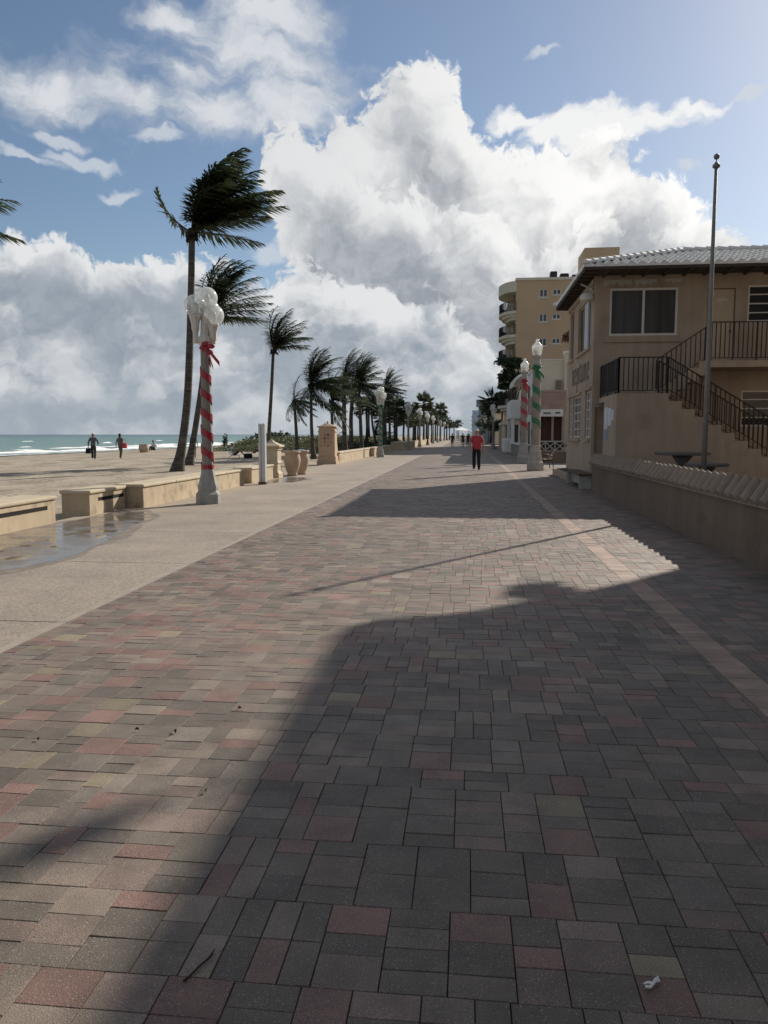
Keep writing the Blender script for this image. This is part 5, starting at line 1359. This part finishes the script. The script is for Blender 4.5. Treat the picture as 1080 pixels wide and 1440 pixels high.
# ------------------------------------------------------------------ the six-storey ochre apartment block
def apartment():
    X0, X1, Y0, Y1 = 5.25, 26, 88, 112; H = 18.5
    r = empty('apartment_block', (15, 98, 0), 'six-storey ochre apartment block with curved corner balconies', 'building')
    wins = []
    for z in (16.8, 14.15, 11.5, 8.85, 6.2):
        wins += [(7.75, 8.65, z-.15, z+.75, 2), (9.2, 10.1, z+.1, z+.72, 2), (11.5, 12.4, z-.15, z+.75, 2), (14, 15, z-.15, z+.75, 2), (17, 18, z-.15, z+.75, 2)]
    g = MB(); g.facade((X0, Y0, 0), (1, 0, 0), (0, 0, 1), X1-X0, H, [(a-X0, b_-X0, c, d) for a, b_, c, d, _ in wins], .2, (0, 1, 0))
    side = []
    fl = [16.55, 13.95, 11.35, 8.75, 6.15, 1.8]
    for z in fl: side += [(90, 92.4, z-1.2, z+1.2), (98, 100.4, z-1.2, z+1.2), (105, 107, z-1.2, z+1.2)]
    g.facade((X0, Y0, 0), (0, 1, 0), (0, 0, 1), Y1-Y0, H, [(a-Y0, b_-Y0, c, d) for a, b_, c, d in side], .25, (1, 0, 0))
    g.quad((X1, Y0, 0), (X1, Y1, 0), (X1, Y1, H), (X1, Y0, H)); g.quad((X0, Y1, 0), (X1, Y1, 0), (X1, Y1, H), (X0, Y1, H)); g.quad((X0, Y0, H), (X1, Y0, H), (X1, Y1, H), (X0, Y1, H))
    g.build('wall', 'tan', r)
    for (a, b_, c, d, k) in wins: 
        f = window(r, (a, Y0, c), (1, 0, 0), (0, -1, 0), b_-a, d-c, k, 1, .09, 'darkglass', 'frame', .2)
        g = MB(); g.box(a-.08, b_+.08, Y0-.06, Y0-.003, c-.09, c-.005); g.build('sill', 'frame', f)
    for (a, b_, c, d) in side: window(r, (X0, a, c), (0, 1, 0), (-1, 0, 0), b_-a, d-c, 2, 1, .08, 'darkglass', 'frame', .25)
    def curve(x0, out, y0, y1, n=14):
        return [(x0, y0)] + [(x0-out*math.sin(math.pi*k/n)**.55 if 0 < k < n else x0, y0+(y1-y0)*k/n) for k in range(1, n)] + [(x0, y1)]
    for z in (15.3, 12.7, 10.1, 7.5, 4.9):
        P = curve(X0-.003, 1.75, 88.02, 95.5)
        g = MB(); g.extrude(P, 'z', z-.32, z)
        inner = [((p[0]-X0)*.9+X0-.003, p[1]) for p in P]; b_ = g.build('balcony', 'balcony', r)
        g = MB(); g.extrude([((p[0]-X0)*.8+X0-.003, 88.3+(p[1]-88.02)*.94) for p in P], 'z', z-.62, z-.323); g.extrude([((p[0]-X0)*.55+X0-.003, 88.5+(p[1]-88.02)*.88) for p in P], 'z', z-.95, z-.621); g.build('balcony_corbel', 'balcony', b_)
        railing(b_, [(p[0]*.97+X0*.03, p[1], z) for p in P], 1.05, post=2, gap=.13, th=.045)
        g = MB(); g.tube([(4.6, 90, z), (4.6, 90, z+.45), (4.5, 90.2, z+.9)], [.25, .25, .1], 8); g.build('patio_chair', 'white', b_)
    P = curve(X0-.003, 1.8, 88.0, 96); g = MB(); g.extrude(P, 'z', 17.35, 18.5); g.build('roof_slab', 'balcony', r)
    g = MB(); g.box(X0-.1, X1+.1, Y0-.12, Y1+.1, 18.501, 18.78); g.build('parapet', 'balcony', r)
    g = MB(); g.box(12.8, 16.6, 90, 95, 18.781, 22.3); g.build('roof_house', 'tan', r)
    for i, (a, w_, h) in enumerate(((9.1, .75, 1.0), (10.2, .95, .75), (11.5, .5, .6))):
        g = MB(); g.box(a, a+w_, 90, 91, 18.781, 18.781+h); g.box(a+.06, a+w_-.06, 90.06, 90.94, 18.782+h, 18.84+h); c = g.build('roof_air_unit', 'iron', r)
apartment()
def dark_tree(x, y, zc, rx, rz, n, label, grp=None):
    r = empty('broadleaf_tree', (x, y, 0), label, 'tree', grp); rr = random.Random(int(x*13+y))
    g = MB(); g.tube([(x, y, -.05), (x+.1, y, zc*.5), (x, y, zc)], [.22, .17, .1], 8)
    for k in range(6): g.tube([(x, y, zc*.55), (x+rx*.6*math.cos(k*1.05), y+rx*.6*math.sin(k*1.05), zc+rz*.25*math.sin(k*2.))], [.09, .03], 6)
    g.build('trunk', 'trunk', r)
    g = MB()
    for k in range(9): leaf_mass(g, x+rr.uniform(-.6, .6)*rx, y+rr.uniform(-.6, .6)*rx, zc+rr.uniform(-.6, .7)*rz, rx*.55, rx*.55, rz*.45, n//9, .2, rr, .3)
    g.build('crown', 'bushleaf', r); return r
dark_tree(4.5, 78.5, 7.2, 1.75, 2.0, 3000, 'dark leafy tree rising over the white porch in front of the apartment balconies')
bush((3.9, 83, 5.5), 1.0, .6, 520, 'dark planter foliage hanging over the first apartment balcony', 'bushleaf', .15, 1.4)
dt = sabal((3.1, 97, -.03), 5.6, 'spiky date palm beside the apartment block on the right', 2.2, 44, 'date palms on the right')
dark_tree(3.7, 112, 3.4, 1.6, 2.2, 1500, 'dark tree beneath the spiky date palm on the right', 'far trees along the right side')
dark_tree(4.4, 150, 4.2, 2.4, 3.2, 1400, 'dark far tree below the grey tower', 'far trees along the right side')
dark_tree(3.6, 205, 3.2, 2.4, 2.6, 900, 'small dark tree at the far right end of the promenade', 'far trees along the right side')
def porch_row():
    r = empty('porch_canopy', (4.6, 84, 0), 'shaded ground-floor porch under the apartment balconies', 'porch')
    g = MB(); g.box(3.5, 5.2, 80.5, 87.9, 2.6, 2.85); g.build('roof', 'balcony', r)
    for y in (80.7, 84, 87.4):
        g = MB(); g.box(3.55, 3.8, y, y+.25, 0, 2.599); g.build('column', 'balcony', r)
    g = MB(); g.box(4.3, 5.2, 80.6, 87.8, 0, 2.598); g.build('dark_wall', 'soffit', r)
porch_row()
def tower(x0, x1, y0, y1, h, m, label, step):
    r = empty('residential_tower', ((x0+x1)/2, (y0+y1)/2, 0), label, 'building', 'far residential towers')
    g = MB(); g.box(x0, x1, y0, y1, 0, h); g.build('wall', m, r)
    z = step
    g = MB()
    while z < h-1:
        g.box(x0-.4, x1+.4, y0-.6, y0-.01, z, z+.5); g.box(x0-.6, x0-.01, y0, y1, z, z+.5); z += step
    g.build('balcony_bands', 'frame' if m == 'farhaze' else 'fargrey2', r)
    g = MB(); g.box((x0+x1)/2-3, (x0+x1)/2+3, y0+3, y0+8, h, h+3); g.build('roof_house', m, r)
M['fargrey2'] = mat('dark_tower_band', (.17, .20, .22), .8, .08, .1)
tower(3.9, 10, 620, 660, 17.8, 'farhaze', 'distant tower tinted pale blue for haze at the end of the promenade', 3.2)
tower(9.5, 20, 560, 600, 21, 'farhaze', 'taller tower tinted pale blue for haze stepping up behind the far trees', 3.2)
tower(4.9, 8.6, 330, 350, 13.4, 'fargrey', 'grey-green distant tower beside the date palm', 3.1)
tower(5.0, 12, 215, 260, 8, 'fargrey', 'low grey far building on the right edge of the promenade', 3.1)
tower(4.6, 12, 128, 160, 5.5, 'cream', 'low cream far building past the right globe lamp', 2.8)
tower(4.6, 12, 165, 200, 6.5, 'fargrey', 'low grey building behind the far right trees', 2.8)
def awning(x, y, label):
    r = empty('white_canopy', (x, y, 0), label, 'canopy', 'white tensile canopies at the far end')
    g = MB(); g.poly([(x-2.2, y-4, 3.0), (x+2.2, y-4, 2.6), (x, y, 3.7)]); g.poly([(x+2.2, y-4, 2.6), (x+2.2, y+4, 2.6), (x, y, 3.7)]); g.poly([(x+2.2, y+4, 2.6), (x-2.2, y+4, 3.0), (x, y, 3.7)]); g.poly([(x-2.2, y+4, 3.0), (x-2.2, y-4, 3.0), (x, y, 3.7)]); g.build('fabric', 'silver', r)
    for (a, b_) in ((-2.1, -3.9), (2.1, -3.9), (2.1, 3.9), (-2.1, 3.9)):
        g = MB(); g.tube([(x+a, y+b_, 0), (x+a, y+b_, 2.75)], .06, 6); g.build('leg', 'white', r)
for (x, y, lb) in ((-1.6, 225, 'nearest white peaked canopy at the far end of the promenade'), (-1.2, 245, 'second white peaked canopy at the far end'), (-.7, 268, 'third white peaked canopy at the far end'), (-.2, 295, 'farthest white peaked canopy at the vanishing end')): awning(x, y, lb)

# ------------------------------------------------------------------ people
def skin_mesh(name, nodes, edges, root, m, parent, levels=2, smooth=True):
    me = bpy.data.meshes.new(name+'_rig'); keys = list(nodes)
    me.from_pydata([nodes[k][0] for k in keys], [(keys.index(a), keys.index(b_)) for a, b_ in edges], []); me.update()
    o = bpy.data.objects.new(name+'_rig', me); COL.objects.link(o)
    o.modifiers.new('skin', 'SKIN'); sv = me.skin_vertices[0].data
    for i, k in enumerate(keys):
        rr = nodes[k][1]; sv[i].radius = rr if isinstance(rr, tuple) else (rr, rr); sv[i].use_root = (k == root)
    ss = o.modifiers.new('sub', 'SUBSURF'); ss.levels = levels; ss.render_levels = levels
    dg = bpy.context.evaluated_depsgraph_get(); dg.update()
    out = bpy.data.meshes.new_from_object(o.evaluated_get(dg)); out.name = name
    bpy.data.objects.remove(o)
    out.materials.clear(); out.materials.append(M[m])
    for p in out.polygons: p.use_smooth = True
    q = bpy.data.objects.new(name, out); COL.objects.link(q); q.parent = parent
    return q
DEF = dict(pelvis=(0, 0, .95), spine=(0, -.005, 1.12), chest=(0, 0, 1.32), neckb=(0, -.01, 1.46), neck=(0, .01, 1.53), head=(0, .03, 1.61), crown=(0, .015, 1.70), top=(0, .01, 1.73), nose=(0, .125, 1.615),
           shL=(-.175, 0, 1.40), elL=(-.245, -.03, 1.14), wrL=(-.265, .04, .90), paL=(-.265, .06, .82), shR=(.175, 0, 1.40), elR=(.245, -.03, 1.14), wrR=(.265, .04, .90), paR=(.265, .06, .82),
           hiL=(-.09, 0, .89), knL=(-.10, .03, .50), anL=(-.10, -.02, .09), toL=(-.12, .14, .035), hiR=(.09, 0, .89), knR=(.10, .03, .50), anR=(.10, -.02, .09), toR=(.12, .14, .035))
RAD = dict(pelvis=(.14, .105), spine=(.13, .095), chest=(.15, .105), neckb=(.075, .07), neck=.055, head=(.073, .088), crown=(.072, .085), top=(.04, .05), nose=.014, shL=.062, elL=.043, wrL=.03, paL=(.04, .022), shR=.062, elR=.043, wrR=.03, paR=(.04, .022),
           hiL=.092, knL=.06, anL=.04, toL=(.035, .025), hiR=.092, knR=.06, anR=.04, toR=(.035, .025))
EDG = [('pelvis', 'spine'), ('spine', 'chest'), ('chest', 'neckb'), ('neckb', 'neck'), ('neck', 'head'), ('head', 'crown'), ('crown', 'top'), ('head', 'nose'), ('chest', 'shL'), ('shL', 'elL'), ('elL', 'wrL'), ('wrL', 'paL'), ('chest', 'shR'), ('shR', 'elR'), ('elR', 'wrR'), ('wrR', 'paR'),
       ('pelvis', 'hiL'), ('hiL', 'knL'), ('knL', 'anL'), ('anL', 'toL'), ('pelvis', 'hiR'), ('hiR', 'knR'), ('knR', 'anR'), ('anR', 'toR')]
def person(loc, rz, label, pose=None, skin='skin', top='grey_cloth', bottom='black_cloth', hair='hair_dark', sleeve=.5, leg=1.0, shoes=True, s=1.0, girth=1.0, group=None, long_hair=False, collar=False):
    r = empty('person', loc, label, 'person', group, rz); r.scale = (s, s, s)
    J = dict(DEF)
    if pose: J.update(pose)
    nodes = {k: (J[k], RAD[k]) for k in J}; edges = list(EDG)
    for sd, sg in (('L', -1), ('R', 1)):        # five separate, unequal, slightly curled fingers
        wr, pa = Vector(J['wr'+sd]), Vector(J['pa'+sd]); d = (pa-wr).normalized(); f = Vector((0, 1, 0)); f = (f - d*f.dot(d)).normalized(); inn = d.cross(f)
        for i, (off, ln) in enumerate(((.030, .062), (.010, .074), (-.010, .070), (-.029, .055))):
            b_ = pa + f*off + d*.02; k1 = b_ + d*ln*.5 - inn*sg*.006*(1); k2 = k1 + d*ln*.42 + inn*(-sg)*.02
            for q, v, rr in (('a', b_, .0105), ('b', k1, .0095), ('c', k2, .008)): nodes[f'f{sd}{i}{q}'] = (tuple(v), rr)
            edges += [('pa'+sd, f'f{sd}{i}a'), (f'f{sd}{i}a', f'f{sd}{i}b'), (f'f{sd}{i}b', f'f{sd}{i}c')]
        tb = wr.lerp(pa, .55) + f*.038; t2 = tb + f*.022 + d*.04
        nodes[f't{sd}a'] = (tuple(tb), .013); nodes[f't{sd}b'] = (tuple(t2), .010); edges += [('pa'+sd, f't{sd}a'), (f't{sd}a', f't{sd}b')]
    for sd, sg in (('L', -1), ('R', 1)):
        h = Vector(J['head']); nodes['ear'+sd] = (tuple(h + Vector((sg*.092, -.015, .005))), .014); edges.append(('head', 'ear'+sd))
    body = skin_mesh('body', nodes, edges, 'pelvis', skin, r)
    V = lambda k: Vector(J[k])
    # top
    n = {'hem': (tuple(V('pelvis')+Vector((0, 0, -.13))), (.185*girth, .145*girth)), 'waist': (tuple(V('spine')), (.165*girth, .135*girth)), 'chest': (J['chest'], (.178, .135)), 'col': (tuple(V('neckb')+Vector((0, 0, -.005))), (.088, .082)),}
    e = [('hem', 'waist'), ('waist', 'chest'), ('chest', 'col')]
    for sd in 'LR':
        n['sh'+sd] = (J['sh'+sd], .085); e.append(('chest', 'sh'+sd))
        if sleeve <= 1: n['sl'+sd] = (tuple(V('sh'+sd).lerp(V('el'+sd), max(sleeve, .2))), .078); e.append(('sh'+sd, 'sl'+sd))
        else:
            n['el'+sd] = (J['el'+sd], .062); n['cf'+sd] = (tuple(V('el'+sd).lerp(V('wr'+sd), .9)), .048); e += [('sh'+sd, 'el'+sd), ('el'+sd, 'cf'+sd)]
    skin_mesh('shirt', n, e, 'chest', top, r)
    n = {'waist': (tuple(V('pelvis')+Vector((0, 0, .10))), (.150*girth, .118*girth)), 'pel': (tuple(V('pelvis')+Vector((0, 0, -.04))), (.160*girth, .125*girth))}; e = [('waist', 'pel')]
    for sd in 'LR':
        n['hi'+sd] = (J['hi'+sd], .108); e.append(('pel', 'hi'+sd))
        if leg >= .99:
            n['kn'+sd] = (J['kn'+sd], .083); n['an'+sd] = (tuple(V('an'+sd)+Vector((0, 0, -.03))), .076); e += [('hi'+sd, 'kn'+sd), ('kn'+sd, 'an'+sd)]
        else: n['kn'+sd] = (tuple(V('hi'+sd).lerp(V('kn'+sd), leg)), .092); e.append(('hi'+sd, 'kn'+sd))
    skin_mesh('trousers' if leg >= .99 else 'shorts', n, e, 'pel', bottom, r)
    if shoes:
        for sd in 'LR':
            a, t = V('an'+sd), V('to'+sd); d = (t-a); d.z = 0
            skin_mesh('shoe', {'heel': (tuple(a+Vector((0, -.02, -.035))), (.062, .06)), 'mid': (tuple(a.lerp(t, .5)+Vector((0, 0, -.01))), (.062, .055)), 'toe': (tuple(t+d*.3+Vector((0, 0, .005))), (.055, .042))}, [('heel', 'mid'), ('mid', 'toe')], 'heel', 'shoe', r, 1)
    h = V('crown'); g = MB(); g.sphere((h.x, h.y-.014, h.z-.012), .098, 14, 10, (.93, 1.06, .82), -.25)
    if long_hair: g.sphere((h.x, h.y-.05, h.z-.10), .09, 12, 8, (.95, .7, 1.3))
    me = g
    off = MB(); off.v, off.f = g.v, g.f
    hm = bpy.data.meshes.new('hair'); hm.from_pydata(off.v, [], off.f); hm.materials.append(M[hair])
    for p in hm.polygons: p.use_smooth = True
    ho = bpy.data.objects.new('hair', hm); COL.objects.link(ho); ho.parent = r
    return r
WALK = dict(knL=(-.10, .14, .53), anL=(-.095, .08, .12), toL=(-.10, .23, .07), knR=(.10, .0, .49), anR=(.10, -.14, .10), toR=(.11, .02, .035), elL=(-.27, -.08, 1.15), wrL=(-.29, -.10, .91), paL=(-.29, -.09, .83), elR=(.27, -.01, 1.14), wrR=(.29, .10, .92), paR=(.29, .13, .845))
person((.43, 35.0, 0), R(3), 'man in a red shirt and black trousers walking away in mid promenade', dict(WALK, head=(0, .05, 1.60), crown=(0, .045, 1.69), top=(0, .04, 1.72), nose=(0, .15, 1.60)), 'skin', 'shirt_red', 'black_cloth', 'hair_white', .85, 1.0, s=1.05, girth=1.25)
person((-1.85, 97, 0), R(178), 'walker in dark clothes approaching, left of the distant pair', WALK, 'skin_tan', 'black_cloth', 'navy_cloth', 'hair_dark', .5, .9, group='walkers far along the promenade')
person((-.55, 99, 0), R(182), 'dark clothed walker approaching, left one of the distant pair', WALK, 'skin_tan', 'navy_cloth', 'black_cloth', 'hair_dark', .6, .9, group='walkers far along the promenade')
person((.1, 101, 0), R(180), 'dark clothed walker approaching, right one of the distant pair', None, 'skin_tan', 'black_cloth', 'navy_cloth', 'hair_dark', .6, .9, group='walkers far along the promenade')
person((-5.9, 116, 0), R(90), 'person in black standing by the far cream wall', None, 'skin_tan', 'black_cloth', 'black_cloth', 'hair_dark', .6, 1.0, group='walkers far along the promenade')
person((.4, 150, 0), R(180), 'far small walker in pale top behind the distant pair', WALK, 'skin_tan', 'white_cloth', 'navy_cloth', 'hair_dark', .5, .6, group='walkers far along the promenade')
zb = -.06
person((-24.67, 48.8, zb), R(15), 'beach walker in dark clothes with white cap carrying a black bag', dict(WALK, elL=(-.29, -.04, 1.16), elR=(.32, -.08, 1.18), wrR=(.30, .04, 1.0), paR=(.285, .09, .95)), 'skin_tan', 'grey_cloth', 'navy_cloth', 'hair_white', 1.5, 1.0, shoes=False)
def bag(loc, label, m, w=.28, d=.14, h=.3, strap=.28):
    r = empty('hand_bag', loc, label, 'bag'); x, y, z = loc
    g = MB(); g.extrude([(x-w*.5, z), (x+w*.5, z), (x+w*.44, z+h), (x-w*.44, z+h)], 'y', y-d/2, y+d/2); g.build('body', m, r, bevel=.03)
    g = MB(); g.tube([(x-w*.3, y, z+h-.02), (x-w*.2, y, z+h+strap*.8), (x, y, z+h+strap), (x+w*.2, y, z+h+strap*.8), (x+w*.3, y, z+h-.02)], .014, 6); g.build('strap', m, r)
bag((-24.96, 48.66, .34), 'black bag hanging from the hand of the beach walker', 'black_cloth', .34, .16, .34, .1)
person((-23.6, 50.5, zb), R(-20), 'beach walker with bushy dark hair in olive clothes, carrying a red bag', dict(WALK, elR=(.25, -.02, 1.16), wrR=(.26, .10, 1.02), paR=(.25, .15, .98)), 'skin_tan', 'grey_cloth', 'olive_cloth', 'hair_dark', .7, 1.0, shoes=False, long_hair=True, s=.98)
bag((-23.27, 50.45, .66), 'red and white bag at the hip of the beach walker', 'red_bag', .34, .2, .36, .3)
person((-19.17, 52.6, zb), R(10), 'bather in pale shirt and shorts half hidden behind the leaning palm trunk', None, 'skin_tan', 'grey_cloth', 'grey_cloth', 'hair_dark', .6, .8, shoes=False)
SIT = dict(pelvis=(0, 0, .17), spine=(0, -.10, .33), chest=(0, -.17, .52), neckb=(0, -.19, .65), neck=(0, -.17, .71), head=(0, -.14, .79), crown=(0, -.15, .88), top=(0, -.15, .91), nose=(0, -.045, .79), shL=(-.17, -.17, .59), shR=(.17, -.17, .59),
           elL=(-.25, -.05, .37), wrL=(-.2, .18, .36), paL=(-.18, .26, .37), elR=(.25, -.05, .37), wrR=(.2, .18, .36), paR=(.18, .26, .37), hiL=(-.09, .03, .15), hiR=(.09, .03, .15), knL=(-.11, .40, .40), knR=(.11, .40, .40), anL=(-.11, .68, .09), anR=(.11, .68, .09), toL=(-.12, .84, .05), toR=(.12, .84, .05))
def lift(p, dz, dy=0): return {k: (v[0], v[1]+dy, v[2]+dz) for k, v in p.items()}
person((-16.35, 53.0, zb), R(-75), 'sunbather in pale top reclining in the turquoise beach chair', lift(SIT, .12), 'skin_tan', 'white_cloth', 'black_cloth', 'hair_dark', .5, .7, shoes=False)
def beach_chair():
    r = empty('beach_chair', (-16.35, 53, zb), 'low turquoise beach chair facing right on the sand', 'chair', None, R(-75))
    def B(g, n, m):
        o = g.build(n, m); o.parent = r; return o
    g = MB(); g.extrude([(-.2, .17), (.42, .2), (.42, .22), (-.2, .19)], 'x', -.28, .28); B(g, 'seat', 'turquoise')
    g = MB(); g.extrude([(-.2, .15), (-.62, .78), (-.6, .8), (-.18, .17)], 'x', -.28, .28); B(g, 'backrest', 'turquoise')
    for x in (-.29, .29):
        g = MB(); g.tube([(x, -.63, .82), (x, -.2, .17), (x, .45, .22)], .014, 6); g.tube([(x, .3, .2), (x, .38, 0)], .014, 6); g.tube([(x, -.22, .2), (x, -.4, 0)], .014, 6); g.tube([(x, -.35, .4), (x, .1, .42), (x, .2, .2)], .014, 6); B(g, 'frame', 'metalpost')
beach_chair()
def beach_bag(loc, label):
    r = empty('duffel_bag', loc, label, 'bag'); g = MB(); x, y, z = loc
    g.tube([(x-.3, y, z+.16), (x-.25, y, z+.16), (x+.25, y, z+.16), (x+.3, y, z+.16)], [.08, .17, .17, .08], 12); g.build('body', 'black_cloth', r, smooth=True)
    g = MB(); g.tube([(x-.15, y-.12, z+.25), (x-.1, y-.1, z+.4), (x+.1, y-.1, z+.4), (x+.15, y-.12, z+.25)], .014, 6); g.build('strap', 'black_cloth', r)
beach_bag((-15.25, 52.6, zb), 'black duffel bag on the sand at the feet of the sunbather')
person((-15.9, 58.6, zb), R(80), 'person in dark clothes sitting low on the sand left of the capped pillar', lift(SIT, .14), 'skin_tan', 'black_cloth', 'olive_cloth', 'hair_dark', .8, 1.0, shoes=False)
CROUCH = dict(SIT, spine=(0, -.03, .36), chest=(0, .02, .58), neckb=(0, .05, .72), neck=(0, .08, .77), head=(0, .11, .85), crown=(0, .1, .94), top=(0, .1, .97), nose=(0, .2, .85), shL=(-.17, .02, .65), shR=(.17, .02, .65))
person((-33.6, 80, -.16), R(170), 'crouching bather in white shirt by the water beside the tan barrel', lift(CROUCH, .0), 'skin_tan', 'white_cloth', 'black_cloth', 'hair_dark', .8, 1.0, shoes=False, s=1.15)
def barrel():
    r = empty('beach_barrel', (-31.6, 72.8, -.14), 'squat pale concrete barrel on the sand near the water', 'barrel'); g = MB()
    g.lathe([(.34, 0), (.42, .1), (.50, .36), (.47, .64), (.43, .70), (.46, .74), (.46, .79), (.38, .79), (.36, .7)], (-31.6, 72.8, -.14), 24); g.build('body', 'terracotta', r, smooth=True)
    g = MB(); g.lathe([(.355, .72), (.01, .73)], (-31.6, 72.8, -.14), 24); g.build('lid', 'seaweed', r)
barrel()
def scrap(name, label, cat, pts, m, w, loc):
    g = MB()
    for P in pts: g.tube(P, [w]*(len(P)-1)+[w*.45], 6)
    return tag(g.build(name, m, loc=loc), label, cat)
# bits lying on the pavers
from math import atan2
scrap('plastic_scrap', 'small white forked plastic scrap lying on the shaded pavers', 'litter', [[(.530, 2.146, .008), (.545, 2.143, .010), (.556, 2.156, .012), (.566, 2.174, .012), (.578, 2.192, .009)], [(.556, 2.156, .012), (.541, 2.160, .011), (.528, 2.158, .008)], [(.562, 2.166, .012), (.574, 2.170, .011), (.576, 2.185, .01)]], 'white', .0045, (.55, 2.165, 0))
scrap('fallen_twig', 'thin dark curved twig on the shaded pavers at the bottom', 'twig', [[(-.809, 2.025, .007), (-.795, 2.05, .01), (-.783, 2.09, .01), (-.768, 2.12, .011), (-.761, 2.165, .012)], [(-.768, 2.12, .011), (-.757, 2.14, .014)]], 'dryleaf', .0035, (-.78, 2.1, 0))
def leaf(x, y, s, a, label):
    g = MB(); c, n = math.cos(a), math.sin(a); P = []
    for (u, v, z) in ((0, -1, .006), (.35, -.4, .018), (.38, .2, .022), (0, 1, .01), (-.38, .2, .02), (-.35, -.4, .016)): P.append((x+s*(u*c-v*n), y+s*(u*n+v*c), z))
    m_ = (x, y, .008)
    for k in range(6): g.poly([P[k], P[(k+1) % 6], m_])
    tag(g.build('fallen_leaf', 'dryleaf', loc=(x, y, 0)), label, 'leaf', 'dry leaves on the pavers')
leaf(-1.547, 3.851, .021, .6, 'largest curled brown leaf on the sunlit pavers left of the shade'); leaf(-1.762, 3.858, .014, 2, 'small dark leaf just left of the curled brown one'); leaf(-2.223, 3.672, .013, 1, 'tiny dark leaf near the left edge of the frame'); leaf(-1.305, 4.234, .016, 2.4, 'dark leaf beside the soft edge of the foreground shade')
leaf(-1.15, 3.2, .012, .3, 'tiny leaf scrap inside the soft shade edge')
